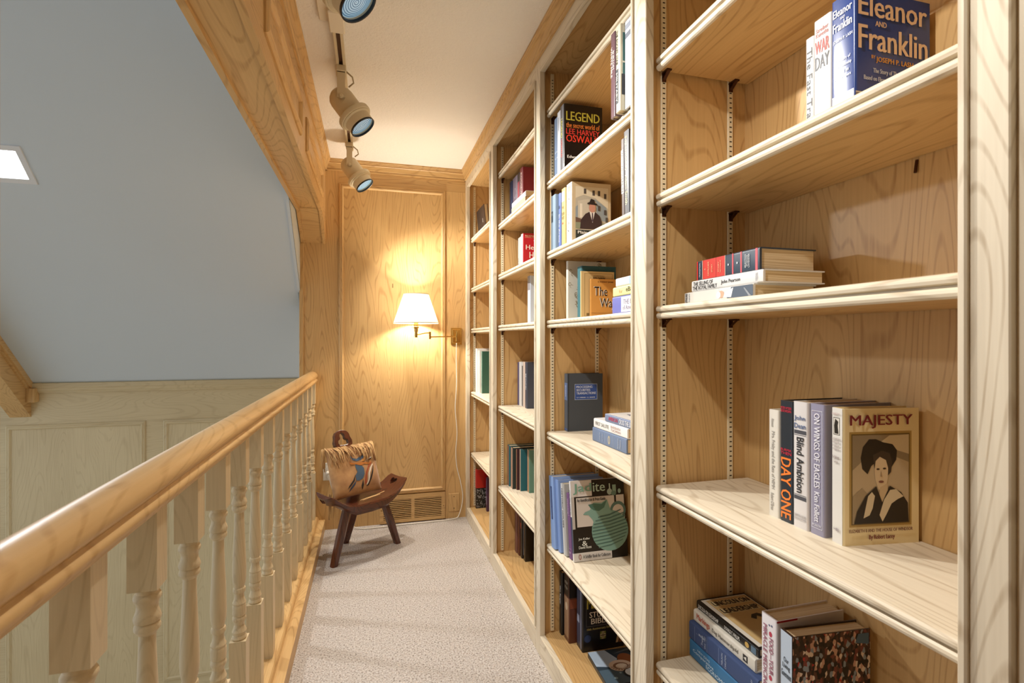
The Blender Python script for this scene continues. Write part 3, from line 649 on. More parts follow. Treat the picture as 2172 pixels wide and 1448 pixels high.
book('slim brown book with white spine label, third shelf right of second bay', .018, .150, .222, (.690, 1.305, z), col='#4A3A34', rough=.4, lean=1.5, group=g, art=[('spine', '#D8D4CC', (.1, .30, .9, .86))], texts=[('spine', 'WHY WE WERE IN', (.2, .32, .8, .84), '#3A3A3A', True)])
book('dark grey book with cream vertical title, third shelf right of second bay', .030, .150, .236, (.688, 1.272, z), col='#3E4046', rough=.35, lean=1.5, group=g, texts=[('spine', 'Supermoney', (.25, .52, .65, .94), '#E0D8A8', True), ('spine', 'Adam Smith', (.25, .12, .65, .48), '#E0D8A8', True)])
g = 'books propped on the fourth shelf of the second bay'
z = 1.328
flor = []
random.seed(3)
for k in range(46):
    u = random.uniform(.03, .95); v = random.uniform(.03, .96); r0 = random.uniform(.02, .05); a = random.uniform(0, 360)
    p = ell(u, v, r0, r0 * .75, 10, a, a + 240); q_ = ell(u, v, r0 * .72, r0 * .5, 10, a, a + 240)
    flor.append(('front', '#8A7A58', p + list(reversed(q_))))
book('white album with scrolling floral pattern, rearmost of the propped books', .018, .162, .228, (.735, 1.850, z), col='#D9D3C4', rough=.5, group=g, art=flor)
book('dark teal binder standing in front of the floral album', .043, .137, .194, (.745, 1.7365, z), col='#1E4C52', rough=.6, group=g, spine_col='#3F7078')
book('tan booklet with thin ruled border in front of the teal binder', .007, .132, .173, (.738, 1.7265, z), col='#D3B67E', paper=True, rough=.6, group=g,
     art=[('front', '#A58A58', (.10, .05, .95, .96)), ('front', '#D6BA84', (.115, .058, .935, .952)), ('front', '#9A845A', (.30, .50, .36, .66)), ('front', '#8A744A', (.16, .06, .24, .12))],
     texts=[('front', 'A WORKING FAITH IN A', (.36, .895, .70, .915), '#7A623A'), ('front', 'RED DARKIN', (.36, .82, .72, .88), '#4A3420')])
book('orange paperback with large white title, front of the propped books', .010, .100, .144, (.769, 1.710, z), col='#D2964A', paper=True, rough=.45, group=g,
     art=[('front', '#8A5A24', (.02, .135, .98, .142))],
     texts=[('front', 'E. STANLEY JONES', (.28, .90, .90, .945), '#5A2E14'), ('front', 'The', (.125, .575, .655, .805), '#4A2E1A'), ('front', 'The', (.11, .58, .64, .81), '#F2E8DA'), ('front', 'Way', (.355, .215, .995, .515), '#4A2E1A'), ('front', 'Way', (.34, .22, .98, .52), '#F2E8DA'), ('front', 'PRACTICE', (.40, .04, .70, .07), '#7A4A1C')])
g = 'small stack on the fourth shelf of the second bay'
book('periwinkle book with white spine label, bottom of the small stack behind stile', .051, .150, .215, (.700, 1.185, z), 'flat', '#6A70B8', group=g, art=[('spine', '#E8E6EE', (.08, .10, .92, .74))], texts=[('spine', 'THE LIVES', (.50, .30, .78, .68), '#8A8498', True), ('spine', 'of America', (.2, .34, .45, .70), '#8A8498', True)])
book('pale yellow book with black spine lettering, middle of the small stack behind stile', .0285, .150, .212, (.702, 1.188, z + .0512), 'flat', '#E6DE96', group=g, texts=[('spine', 'eBay', (.22, .40, .82, .62), '#3A3A2A', True), ('spine', 'for', (.3, .72, .7, .82), '#D8B088', True)])
book('pale grey and sky blue book on top of the small stack behind stile', .026, .150, .200, (.706, 1.190, z + .0800), 'flat', '#C6CAD0', group=g, art=[('spine', '#9CBAD8', (.06, .0, .94, .58))])
g = 'books on the fifth shelf of the second bay'
z = .886
book('charcoal cloth hardback with blue boxed title leaning on the divider', .034, .152, .229, (.753, 1.897, z), col='#454A50', rough=.75, group=g,
     art=[('front', '#20242A', (.015, 0, .035, 1)), ('front', '#B9C4D8', (.20, .545, .84, .82)), ('front', '#34549A', (.21, .552, .83, .813)), ('spine', '#5A6878', (.06, 0, .94, 1)), ('spine', '#6C8AC0', (.06, .54, .94, .84)), ('spine', '#4A6AA8', (.06, .02, .94, .05))],
     texts=[('front', 'PROCESSING', (.245, .75, .70, .79), '#DCE4F2'), ('front', 'SECURITIES', (.245, .695, .64, .735), '#DCE4F2'), ('front', 'TRANSACTIONS', (.245, .64, .80, .68), '#DCE4F2'), ('front', 'R. V. WEINAR - E. L. BANDIK', (.26, .575, .78, .595), '#DCE4F2'), ('spine', 'PROCESSING', (.3, .60, .65, .80), '#C9D6EE', True)])
book('blue grey cloth book with gilt crest, bottom of the stack near the stile', .049, .165, .240, (.785, 1.472, z), 'flat', '#6C7C98', yaw=2, group=g, rough=.7, art=[('spine', '#A9B2C2', (.06, .60, .94, .604)), ('spine', '#A9B2C2', (.06, .36, .94, .364)), ('spine', '#B9AE92', ell(.5, .48, .30, .035)), ('spine', '#6C7C98', ell(.5, .48, .20, .022)), ('spine', '#B9AE92', (.2, .476, .8, .484))],
     texts=[('spine', 'THE WORKS', (.2, .66, .8, .68), '#A9B2C2'), ('spine', 'COLLECTED', (.2, .74, .8, .76), '#A9B2C2'), ('spine', 'American', (.15, .20, .85, .24), '#A9B2C2'), ('spine', 'History', (.2, .13, .8, .18), '#A9B2C2')])
book('white jacketed book with grey title, middle of the stack near the stile', .033, .158, .236, (.787, 1.470, z + .0492), 'flat', '#E6E5E2', yaw=2, group=g, rough=.35, texts=[('spine', 'FIRST SALUTE', (.35, .52, .72, .94), '#8A8478', True), ('spine', 'BARBARA', (.55, .18, .80, .46), '#C9A9A0', True), ('spine', 'TUCHMAN', (.22, .18, .48, .46), '#C9A9A0', True)])
book('blue grey paperback with red and white title, top of the stack near the stile', .027, .150, .205, (.795, 1.420, z + .0824), 'flat', '#7C88A4', yaw=3, group=g, art=[('front', '#DAD8D4', (.02, .02, .98, .98)), ('front', '#6A7486', [(.2, .2), (.5, .35), (.8, .25), (.7, .6), (.4, .8), (.3, .5)]), ('front', '#E4E2DE', [(.3, .3), (.5, .42), (.68, .35), (.6, .55), (.42, .68), (.38, .48)])],
     texts=[('spine', 'AMERICAN', (.3, .58, .75, .88), '#D0405A', True), ('spine', 'CROSS THE LINE', (.2, .12, .8, .54), '#EDEDF0', True)])
g = 'books on the sixth shelf of the second bay'
z = .440
jug = [('front', '#15110F', (0, 0, 1, 1)), ('front', '#E4E0DC', (0, .80, .385, 1)), ('front', '#D9D3CB', (.085, .42, .985, .785)), ('front', '#15110F', (.80, .62, .835, .785)), ('front', '#D8D6D4', (0, .0, .70, .105)), ('front', '#C9C4BE', (.0, .40, .05, .80)),
       ('front', '#5E7F78', ell(.86, .59, .150, .115)), ('front', '#D9D3CB', ell(.86, .585, .105, .080)),
       ('front', '#7FA89C', ell(.69, .345, .345, .255, 28)), ('front', '#86AFA3', [(.33, .62), (.24, .60), (.20, .57), (.30, .56), (.37, .50), (.40, .43), (.60, .47), (.77, .50), (.70, .64), (.66, .74), (.55, .70), (.40, .71)]),
       ('front', '#4F7A6C', [(.30, .69), (.40, .70), (.55, .685), (.655, .73), (.60, .64), (.50, .60), (.40, .615), (.34, .65)])]
for k in range(10):
    zc = .16 + k * .042; hw = .335 * math.sqrt(max(.05, 1 - ((zc - .345) / .255) ** 2))
    jug.append(('front', '#54776F' if k % 2 == 0 else '#4C6F68', [(.69 - hw, zc - .022), (.69, zc - .005), (.69 + hw, zc + .05), (.69 + hw, zc + .062), (.69, zc + .012), (.69 - hw, zc - .010)]))
jug += [('front', '#A9BDB2', ell(.715, .835, .05, .04)), ('front', '#8FB09E', (.77, .80, .84, .92)), ('front', '#9AB6A8', ell(.90, .835, .03, .03)), ('front', '#B4C8BC', (.705, .87, .73, .94)), ('front', '#6A8A7C', ell(.79, .812, .05, .03))]
book('glossy collectors guide with green ribbed glass pitcher on its cover', .0145, .216, .286, (.714, 1.7325, z), col='#D6D4D2', lean=7.5, rough=.2, group=g, art=jug + [('spine', '#2A3A5A', (.1, .10, .9, .55)), ('spine', '#E4E2E0', (.1, .55, .9, 1))],
     texts=[('front', 'Jad', (.03, .83, .375, .965), '#7FAE98'), ('front', 'ite', (.40, .85, .63, .965), '#B4CFBE'), ('front', 'An Identification & Price Guide', (.095, .735, .63, .775), '#1E1A18'), ('front', 'Joe Keller', (.09, .255, .30, .29), '#E6EAE4'), ('front', '&', (.15, .19, .25, .25), '#E6EAE4'), ('front', 'David Ross', (.09, .155, .32, .19), '#E6EAE4'), ('front', 'A Schiffer Book for Collectors', (.16, .035, .67, .075), '#4A4644'), ('front', 'O', (.08, .025, .13, .09), '#8A3A30'), ('spine', 'JADITE', (.2, .58, .8, .9), '#3A5A50', True)])
book('purple cloth book beside the glass pitcher guide', .027, .165, .236, (.712, 1.7505, z), col='#6E4A76', lean=7.5, rough=.6, group=g, art=[('spine', '#B9A0BE', (.1, .66, .9, .664)), ('spine', '#B9A0BE', (.1, .15, .9, .154))], texts=[('spine', 'Wedding', (.3, .68, .65, .92), '#C9B4CE', True), ('spine', 'VOLUME', (.2, .08, .8, .11), '#C9B4CE')])
book('grey jacketed book with black italic vertical title, sixth shelf of second bay', .035, .185, .262, (.704, 1.7795, z), col='#A9A8A4', lean=7.5, rough=.4, group=g, texts=[('spine', 'HISTORIC HOUSES', (.25, .38, .55, .93), '#33363C', True)], art=[('spine', '#C9C8C6', (.08, 0, .6, 1))])
book('cornflower blue book with plain spine, sixth shelf of second bay', .029, .190, .268, (.694, 1.8170, z), col='#7C98CC', lean=7.5, rough=.4, group=g)
book('sky blue binder with navy spine label against the divider, sixth shelf of second bay', .046, .195, .272, (.684, 1.8480, z), col='#86A4D6', lean=7.0, rough=.35, group=g, art=[('spine', '#34487A', (.38, .40, .72, .86))], texts=[('spine', 'TRADITIONAL RECIPES', (.46, .42, .64, .84), '#6E84B4', True)])
g = 'books on the floor of the second bay'
z = .0785
book('worn black study bible with gold and white cover lettering', .058, .170, .240, (.765, 1.776, z), col='#14141A', rough=.3, group=g, paper=True,
     art=[('front', '#77777A', (.09, .39, .75, .395)), ('front', '#77777A', (.09, .39, .095, .95)), ('front', '#77777A', (.745, .39, .75, .95)), ('front', '#B9B08A', (.42, .17, .56, .29)), ('front', '#6F7A3A', (.42, .17, .46, .205)), ('front', '#6F7A3A', (.52, .17, .56, .205)), ('front', '#6F7A3A', (.42, .255, .46, .29)), ('front', '#6F7A3A', (.52, .255, .56, .29)), ('front', '#3A2E26', (.484, .18, .496, .28)), ('front', '#3A2E26', (.43, .224, .55, .236)), ('front', '#2E3E6A', ell(.12, .21, .08, .06)), ('front', '#C9B08A', [(.80, .08), (.86, .08), (.93, .30), (.86, .28)]), ('front', '#A0643A', [(.88, .08), (.98, .08), (.98, .24), (.93, .30)]), ('spine', '#3A3E52', (.10, .05, .9, .95)), ('spine', '#8A92A8', (.12, .40, .5, .52)), ('spine', '#8A92A8', (.70, .02, .80, .98))],
     texts=[('front', 'MacArthur', (.10, .67, .98, .86), '#B4AC4A'), ('front', 'STUDY', (.16, .53, .68, .62), '#E4DED4'), ('front', 'BIBLE', (.20, .43, .64, .515), '#E4DED4'), ('front', '10th Anniversary Edition', (.10, .325, .76, .37), '#B4AC6A')])
book('thick brown leather book with black title band, floor of second bay', .054, .165, .256, (.738, 1.843, z), col='#5E3222', rough=.3, group=g, art=[('front', '#1A120E', (0, .68, 1, 1)), ('front', '#8A4A30', (.02, .52, .9, .66)), ('spine', '#9A7A60', (.08, .05, .92, .66)), ('spine', '#231812', (.08, .68, .92, .98)), ('spine', '#6E4A36', (.08, .02, .92, .06)), ('spine', '#C9B49A', ell(.5, .52, .22, .06))], texts=[('spine', 'HOLY', (.2, .86, .8, .90), '#C9C0B0'), ('spine', 'STUDY', (.2, .78, .8, .82), '#C9C0B0')])
book('slim black book with white vertical title against the divider, floor of second bay', .027, .160, .246, (.730, 1.9035, z), col='#16161A', rough=.3, group=g, texts=[('spine', 'One Ranger', (.25, .48, .75, .78), '#E6E6E6', True)])
book('large book with seashells on its cover lying flat, floor of second bay', .020, .215, .280, (.757, 1.463, z), 'flat', '#22303A', yaw=-3, group=g, rough=.22,
     art=[('front', '#4A5E6C', (.0, .0, 1, 1)), ('front', '#2E3C48', (.0, .62, 1, 1)), ('front', '#A9BCD0', [(0, .70), (0, 1), (.30, 1), (.42, .80), (.30, .64)]), ('front', '#5E6A74', [(.4, .9), (.7, .94), (1, .86), (1, .90), (.7, .98)]), ('front', '#14161A', (0, .0, 1, .34)),
          ('front', '#8A5230', ell(.56, .77, .14, .12)), ('front', '#D8C4B0', ell(.40, .66, .20, .11, 24)), ('front', '#8A6A54', ell(.40, .655, .13, .065)), ('front', '#E0D4C4', ell(.41, .645, .10, .05)), ('front', '#9A5A3A', ell(.92, .74, .16, .13)), ('front', '#C89A78', ell(.92, .75, .12, .07)), ('front', '#5A2E1E', ell(.95, .735, .06, .03)), ('front', '#B4A89C', ell(.74, .53, .18, .10)), ('front', '#1E2A30', ell(.50, .50, .14, .09)), ('front', '#D4E0E6', ell(.52, .51, .12, .075)), ('front', '#8AA4AC', ell(.20, .44, .03, .02)), ('front', '#8AA4AC', ell(.32, .52, .02, .015))]
         + [('front', '#8A6A54', [(.40 + .04 * math.cos(t), .63 + .02 * math.sin(t)), (.40 + .18 * math.cos(t), .655 + .10 * math.sin(t)), (.40 + .18 * math.cos(t + .12), .655 + .10 * math.sin(t + .12))]) for t in [3.2 + .32 * i for i in range(10)]],
     texts=[('front', 'SHELLS', (.10, .18, .98, .32), '#E4E4E2'), ('front', 'TREASURES OF THE SEA', (.12, .08, .96, .13), '#C9C9C6')])

# ------------------------------------------------------------------ books, third bay
g = 'books on the second shelf of the third bay'
z = 1.882
book('dark red hardback with white spine lettering, second shelf of third bay', .048, .150, .236, (.735, 2.458, z), col='#6A1620', rough=.4, group=g, texts=[('spine', 'ROOSEVELT', (.3, .30, .7, .90), '#D8C8C0', True)])
book('black and red paperback beside the dark red hardback, third bay', .045, .145, .226, (.735, 2.508, z), col='#1E1416', rough=.3, group=g, art=[('spine', '#8A1E30', (.1, .35, .9, .80))])
book('plum grey book with curling ornament, second shelf of third bay', .090, .150, .226, (.735, 2.555, z), col='#584A5A', rough=.4, group=g, art=[('spine', '#8E8290', ell(.5, .62, .25, .12) + list(reversed(ell(.5, .62, .20, .10))))], texts=[('spine', 'Jazz', (.25, .12, .75, .28), '#C9C4CE', True)])
book('glossy navy book at the far end, second shelf of third bay', .046, .150, .226, (.735, 2.664, z), col='#34446A', rough=.15, group=g)
book('tan jacketed book lying flat in front of the dark red hardback', .028, .150, .238, (.684, 2.244, z), 'flat', '#A98E70', group=g, rough=.5)
book('white jacketed book lying flat on the tan one, third bay', .026, .150, .236, (.686, 2.246, z + .0282), 'flat', '#D6D2CC', group=g, rough=.4)
g = 'books on the third shelf of the third bay'
z = 1.607
book('red jacketed paperback with white italic title, third shelf of third bay', .042, .145, .205, (.775, 2.583, z), col='#B21E2E', rough=.3, group=g, spine_col='#E2D9CE', art=[('front', '#E6C6A8', (.06, .885, .9, .89))],
     texts=[('front', 'NORMAN COUSINS', (.08, .905, .92, .955), '#E6C6A8'), ('front', 'The', (.40, .72, .66, .82), '#F0E8E4'), ('front', 'Healing', (.10, .54, .90, .70), '#F0E8E4'), ('front', 'Heart', (.24, .36, .84, .52), '#F0E8E4')])
book('white book with faint spine title beside the red paperback', .040, .140, .196, (.777, 2.627, z), col='#D9D8D2', rough=.4, group=g)
book('slim white book at the far left of the red paperback', .026, .140, .196, (.779, 2.669, z), col='#E0E2E0', rough=.4, group=g, texts=[('spine', 'The Quest', (.3, .10, .7, .45), '#77777A', True)])
g = None
book('lone pale blue book with grey top band on the fourth shelf of third bay', .042, .150, .232, (.742, 2.357, 1.328), col='#C2CEDC', rough=.35, group=g, art=[('spine', '#77777E', (.06, .70, .94, 1)), ('spine', '#E6EAF0', (.2, .02, .5, .62))])
g = 'books on the fifth shelf of the third bay'
z = .888
book('dark navy book showing its white back cover panel, fifth shelf of third bay', .036, .155, .243, (.790, 2.562, z), col='#3C4250', rough=.4, group=g, art=[('front', '#D8D8D4', (.30, .06, .95, .76)), ('front', '#E0E0DC', (.30, .84, .85, .96)), ('front', '#8A8A90', (.40, .86, .75, .94))], texts=[('spine', 'BEYOND', (.3, .40, .7, .75), '#C9CCD4', True)])
book('beige pink book beside the navy one, fifth shelf of third bay', .036, .155, .243, (.790, 2.601, z), col='#C9B4A6', rough=.4, group=g)
book('white book with broken black spine lettering, fifth shelf of third bay', .030, .155, .240, (.790, 2.640, z), col='#D2D0CC', rough=.4, group=g, art=[('spine', '#34343A', (.5, .02, .95, .92))])
book('plain white hardback left of the black lettered spine, fifth shelf of third bay', .042, .155, .240, (.790, 2.673, z), col='#E2E2E0', rough=.4, group=g)
book('thin violet book at the far end, fifth shelf of third bay', .020, .150, .236, (.788, 2.718, z), col='#5A5278', rough=.4, group=g)
g = 'old cloth books on the sixth shelf of the third bay'
z = .448
for (lab, T, X, Yn, H, c, sc) in (('sage green cloth book with tan spine, nearest of the old volumes', .038, .799, 2.552, .224, '#5E8472', '#B08A6A'),
                                  ('bright teal old cloth book, second nearest of the old volumes', .022, .766, 2.596, .219, '#1E5E66', '#B9A58E'),
                                  ('narrow maroon old book between teal and black volumes', .016, .752, 2.622, .216, '#3E1A1C', '#A9785A'),
                                  ('black old book with pinkish tan spine, second from the far end', .042, .735, 2.643, .220, '#26302A', '#B58E76'),
                                  ('teal old book with brown spine against the far divider of third bay', .040, .730, 2.699, .220, '#2E6A72', '#8A6250')):
    book(lab, T, .150, H, (X, Yn, z), col=c, rough=.75, group=g, spine_col=sc)
g = 'books on the floor of the third bay'
z = .0785
book('black book with ornate gold initial on its cover, floor of third bay', .040, .165, .250, (.786, 2.580, z), col='#17130F', rough=.25, group=g, art=[('spine', '#7A7A7E', (.2, .1, .4, .9)), ('front', '#B08A4A', ell(.70, .58, .10, .07) + list(reversed(ell(.70, .58, .07, .05)))), ('front', '#B08A4A', [(.30, .52), (.55, .60), (.80, .62), (.80, .60), (.58, .57), (.34, .49)]), ('front', '#B08A4A', (.48, .30, .53, .58)), ('front', '#B08A4A', ell(.60, .38, .14, .10) + list(reversed(ell(.60, .38, .11, .08))))], texts=[('front', 'THE', (.62, .22, .80, .25), '#D8D8D8'), ('front', 'novels', (.55, .15, .85, .19), '#D8D8D8')])
book('plain black hardback with red spine mark, floor of third bay', .034, .160, .250, (.780, 2.623, z), col='#1E1C1E', rough=.25, group=g, art=[('spine', '#A03A2A', (.2, .62, .6, .74))])
book('rust brown hardback beside the plain black one, floor of third bay', .034, .160, .246, (.776, 2.661, z), col='#5A2E22', rough=.35, group=g)
book('faded reddish brown book at the far end, floor of third bay', .036, .160, .246, (.772, 2.699, z), col='#7A5248', rough=.4, group=g)
# ------------------------------------------------------------------ books, far bay
book('black book facing out on the highest shelf of the far bay', .025, .240, .172, (.745, 3.463, 1.955), 'face', '#2C2220', rough=.4, lean=-6, art=[('front', '#E4E0DA', (.70, .40, .72, .55))])
g = 'tall books on the fifth shelf of the far bay'
z = .885
book('tall dark green hardback with cream cover marks, far bay', .030, .200, .284, (.724, 3.376, z), col='#2E5A4A', rough=.45, group=g, spine_col='#7C9488', art=[('front', '#D9D6C6', (.42, .90, .50, .92)), ('front', '#D9D6C6', (.42, .86, .52, .88)), ('front', '#D9D6C6', (.42, .80, .54, .82)), ('front', '#D9D6C6', (.42, .76, .54, .78))])
book('tall cream white book between the green hardback and the outer white one', .030, .200, .290, (.712, 3.412, z), col='#E2DCD2', rough=.45, group=g)
book('tallest white album at the far end, far bay', .048, .210, .302, (.703, 3.450, z), col='#E6E6E4', rough=.4, group=g)
g = 'books on the floor of the far bay'
z = .0785
def bw_mat():
    m = crowd_mat(); m.name = 'grey_print'
    r = [n for n in m.node_tree.nodes if n.type == 'VALTORGB'][0]
    for i, e in enumerate(r.color_ramp.elements):
        c = (.02, .01, .35, .015, .02, .5, .01, .03, .2, .01, .02, .015)[i]; e.color = (c, c, c, 1)
    return m
BW = bw_mat()
book('tall red and black book with grey photograph, floor of far bay', .026, .200, .268, (.705, 3.484, z), col='#B01C18', rough=.25, group=g, art=[('front', '#141214', (0, 0, 1, .52)), ('front', BW, (.02, .02, .98, .50)), ('spine', '#C83028', (.06, .52, .94, 1)), ('spine', BW, (.06, 0, .94, .52))])
book('purple striped book standing before the red and black one', .030, .160, .228, (.762, 3.400, z), col='#4A2A4A', rough=.3, group=g, art=[('spine', '#8A3A4A', (.1, .05, .35, .95)), ('spine', '#7A86A8', (.6, .5, .9, .95)), ('spine', '#C9D0E4', (.6, .2, .9, .45))])

# ------------------------------------------------------------------ track lighting
CRM = mat('#D3C4A4', 0.45)
TRX = -0.12
tr = root('track_rail', (TRX, 2.3, ZC), 'cream lighting track along the gallery ceiling', 'light track')
mb = MB(); mb.box(TRX - .018, TRX + .018, -0.6, 3.30, ZC - .004, ZC - .0005); mb.box(TRX - .018, TRX - .008, -0.6, 3.30, ZC - .026, ZC - .004); mb.box(TRX + .008, TRX + .018, -0.6, 3.30, ZC - .026, ZC - .004)
mb.build('track_channel', CRM, tr)
mb = MB(); mb.box(TRX - .008, TRX + .008, -0.6, 3.298, ZC - .010, ZC - .0045); mb.build('track_slot', mat('#6A4A34', .6), tr)
box('feed_canopy', TRX - .062, TRX - .022, 1.80, 1.995, ZC - .014, ZC - .0005, mat('#E6DCC8', .45), tr, .003)
box('feed_box', TRX - .028, TRX + .028, 1.90, 2.03, ZC - .034, ZC - .002, mat('#E6DCC8', .45), tr, .004)
def lens_mat():
    m = bpy.data.materials.new('lamp_lens'); m.use_nodes = True
    nt = m.node_tree; N = nt.nodes; L = nt.links; b = N['Principled BSDF']
    tc = N.new('ShaderNodeTexCoord'); wv = N.new('ShaderNodeTexWave'); wv.wave_type = 'RINGS'; wv.rings_direction = 'SPHERICAL'
    wv.inputs['Scale'].default_value = 46.0; wv.inputs['Distortion'].default_value = 0.6
    L.new(tc.outputs['Object'], wv.inputs['Vector'])
    r = N.new('ShaderNodeValToRGB'); r.color_ramp.elements[0].color = hexc('#3F6F9C'); r.color_ramp.elements[1].color = hexc('#A8CDE6')
    L.new(wv.outputs[0], r.inputs[0])
    L.new(r.outputs[0], b.inputs['Base Color']); L.new(r.outputs[0], b.inputs['Emission Color']); b.inputs['Emission Strength'].default_value = .4
    b.inputs['Roughness'].default_value = .2
    return m
LENS = lens_mat()
AX = Vector((.58, -.16, -.80)).normalized()
def spot_head(y, label, k=1.0):
    p = Vector((TRX, y, 2.292))
    r = root('track_spotlight', (TRX, y, ZC - .026), label, 'spotlight', 'ceiling track spotlights')
    mb = MB(); R = .053
    prof = [(-.048, .002), (-.046, .016), (-.040, .030), (-.030, .041), (-.016, .050), (0, R), (.075, R), (.080, .056), (.082, .070), (.086, .073), (.100, .073), (.104, .071), (.105, .067), (.109, .067), (.112, .063), (.113, .058), (.150, .056), (.150, .0535), (.112, .052)]
    mb.lathe(prof, p, AX, 32)
    autosmooth(mb.build('lamp_housing', CRM, r), 28)
    mb = MB(); mb.lathe([(.146, .0565), (.153, .0575), (.1545, .056), (.153, .053), (.146, .052)], p, AX, 32); autosmooth(mb.build('rim', mat('#101418', .4), r))
    c = p + AX * .143
    o = new('lens', None); bpy.data.objects.remove(o)
    mb = MB(); mb.lathe([(0, .0), (.0015, .018), (0, .036), (-.004, .0535)], (0, 0, 0), AX, 32)
    l = autosmooth(mb.build('lens', LENS, None), 60); l.parent = r; l.location = c - r.location
    # yoke on the side facing the camera
    ys = y - .060
    mb = MB(); mb.box(TRX - .016, TRX + .016, ys, ys + .004, 2.275, 2.385)
    mb.lathe([(0, .0155), (.004, .0155)], (TRX, ys, 2.276), (0, 1, 0), 16); mb.box(TRX - .016, TRX + .016, ys, ys + .030, 2.381, 2.385)
    mb.build('yoke', CRM, r)
    mb = MB(); mb.lathe([(-.009, .0), (-.009, .006), (-.004, .009), (0, .010)], (TRX, ys, 2.280), (0, 1, 0), 12); mb.build('knob', CRM, r)
    box('track_adapter', TRX - .021, TRX + .021, ys - .006, ys + .060, 2.384, ZC - .024, CRM, r, .003)
    mb = MB(); mb.tube([(TRX + .020, ys + .02, 2.395), (TRX + .045, ys + .02, 2.375), (TRX + .050, ys + .03, 2.355), (TRX + .030, ys + .05, 2.345)], .0035, 8); mb.build('lead_wire', mat('#B9AA8C', .5), r, True)
    d = bpy.data.lights.new('track_lamp', 'SPOT'); d.energy = SPOT_W * k; d.color = (1.0, .96, .90); d.spot_size = math.radians(124); d.spot_blend = .6; d.shadow_soft_size = .022
    lo = bpy.data.objects.new('bulb', d); COL.objects.link(lo); lo.parent = r; lo.location = (p + AX * .160) - r.location
    lo.rotation_euler = AX.to_track_quat('-Z', 'Y').to_euler()
spot_head(3.215, 'cream track spotlight farthest from the camera, beside the end wall')
spot_head(2.335, 'cream track spotlight in the middle of the three hanging heads')
spot_head(1.49, 'cream track spotlight nearest the camera, cut by the top of the photo')
spot_head(0.575, 'cream track spotlight overhead, outside the top of the photo', 0.62)

# ------------------------------------------------------------------ wall lamp
BR = mat('#C9A35C', 0.22, 1.0)
sc_ = root('wall_lamp', (0.578, YB - .004, 1.27), 'brass swing-arm wall lamp with white tapered shade on the end wall', 'lamp')
yb = YB - .004
bp_ = box('back_plate', .5396, .617, yb - .012, yb, 1.212, 1.331, BR, sc_, .003)
box('plate_front', .549, .608, yb - .018, yb - .011, 1.222, 1.321, BR, sc_, .003)
mb = MB(); mb.tube([(.578, yb - .034, 1.235), (.578, yb - .034, 1.309)], .009, 14); mb.tube([(.578, yb - .012, 1.29), (.578, yb - .034, 1.29)], .005, 10); mb.tube([(.578, yb - .012, 1.25), (.578, yb - .034, 1.25)], .005, 10)
autosmooth(mb.build('wall_hinge', BR, sc_))
J = Vector((.384, 3.455, 1.268)); S = Vector((.288, 3.40, 1.275))
mb = MB(); mb.tube([(.578, yb - .034, 1.270), (J.x, J.y, 1.266)], .0045, 10); autosmooth(mb.build('lower_arm', BR, sc_))
mb = MB(); mb.tube([(J.x, J.y, 1.252), (J.x, J.y, 1.302)], .0075, 14); autosmooth(mb.build('elbow_joint', BR, sc_))
mb = MB(); mb.tube([(J.x, J.y, 1.294), (J.x - .03, J.y - .02, 1.293), (S.x, S.y, 1.280)], .0045, 10); autosmooth(mb.build('upper_arm', BR, sc_))
mb = MB(); mb.lathe([(1.262, .0), (1.262, .0095), (1.300, .0095), (1.301, .013), (1.320, .013), (1.325, .018), (1.333, .019), (1.336, .015), (1.372, .015), (1.372, 0)], (S.x, S.y, 0), (0, 0, 1), 18); autosmooth(mb.build('socket', BR, sc_))
mb = MB(); mb.tube([(S.x - .012, S.y - .005, 1.329), (S.x - .032, S.y - .012, 1.329)], .0045, 8); mb.build('switch_key', mat('#E6DCC0', .3, .6), sc_)
shm = bpy.data.materials.new('lampshade_cloth'); shm.use_nodes = True
nt = shm.node_tree; nt.nodes.remove(nt.nodes['Principled BSDF'])
tl = nt.nodes.new('ShaderNodeBsdfTranslucent'); tl.inputs[0].default_value = (.95, .93, .88, 1)
df = nt.nodes.new('ShaderNodeBsdfDiffuse'); df.inputs[0].default_value = (.93, .91, .86, 1)
ms = nt.nodes.new('ShaderNodeMixShader'); ms.inputs[0].default_value = .55
nt.links.new(df.outputs[0], ms.inputs[1]); nt.links.new(tl.outputs[0], ms.inputs[2]); nt.links.new(ms.outputs[0], nt.nodes['Material Output'].inputs[0])
mb = MB(); mb.lathe([(1.357, .146), (1.545, .081), (1.5455, .0802), (1.3575, .1448), (1.357, .146)], (S.x, S.y, 0), (0, 0, 1), 48); sh_ = autosmooth(mb.build('lamp_shade', shm, sc_), 60)
mb = MB()
for (zz, rr) in ((1.357, .1465), (1.545, .0815)):
    mb.lathe([(zz - .002, rr), (zz + .003, rr + .0003), (zz + .003, rr - .002), (zz - .002, rr - .002), (zz - .002, rr)], (S.x, S.y, 0), (0, 0, 1), 48)
mb.build('shade_trim', mat('#D8CBB0', .7), sh_)
mb = MB(); mb.lathe([(1.372, .010), (1.405, .010), (1.43, .017), (1.447, .020), (1.462, .015), (1.470, .0)], (S.x, S.y, 0), (0, 0, 1), 16); autosmooth(mb.build('light_bulb', mat('#FFF0D8', .3, emit=6.0), sc_))
d = bpy.data.lights.new('wall_lamp_bulb', 'POINT'); d.energy = SCONCE_W; d.color = (1.0, .91, .76); d.shadow_soft_size = .034
lo = bpy.data.objects.new('bulb', d); COL.objects.link(lo); lo.parent = sc_; lo.location = Vector((S.x, S.y, 1.4475)) - sc_.location
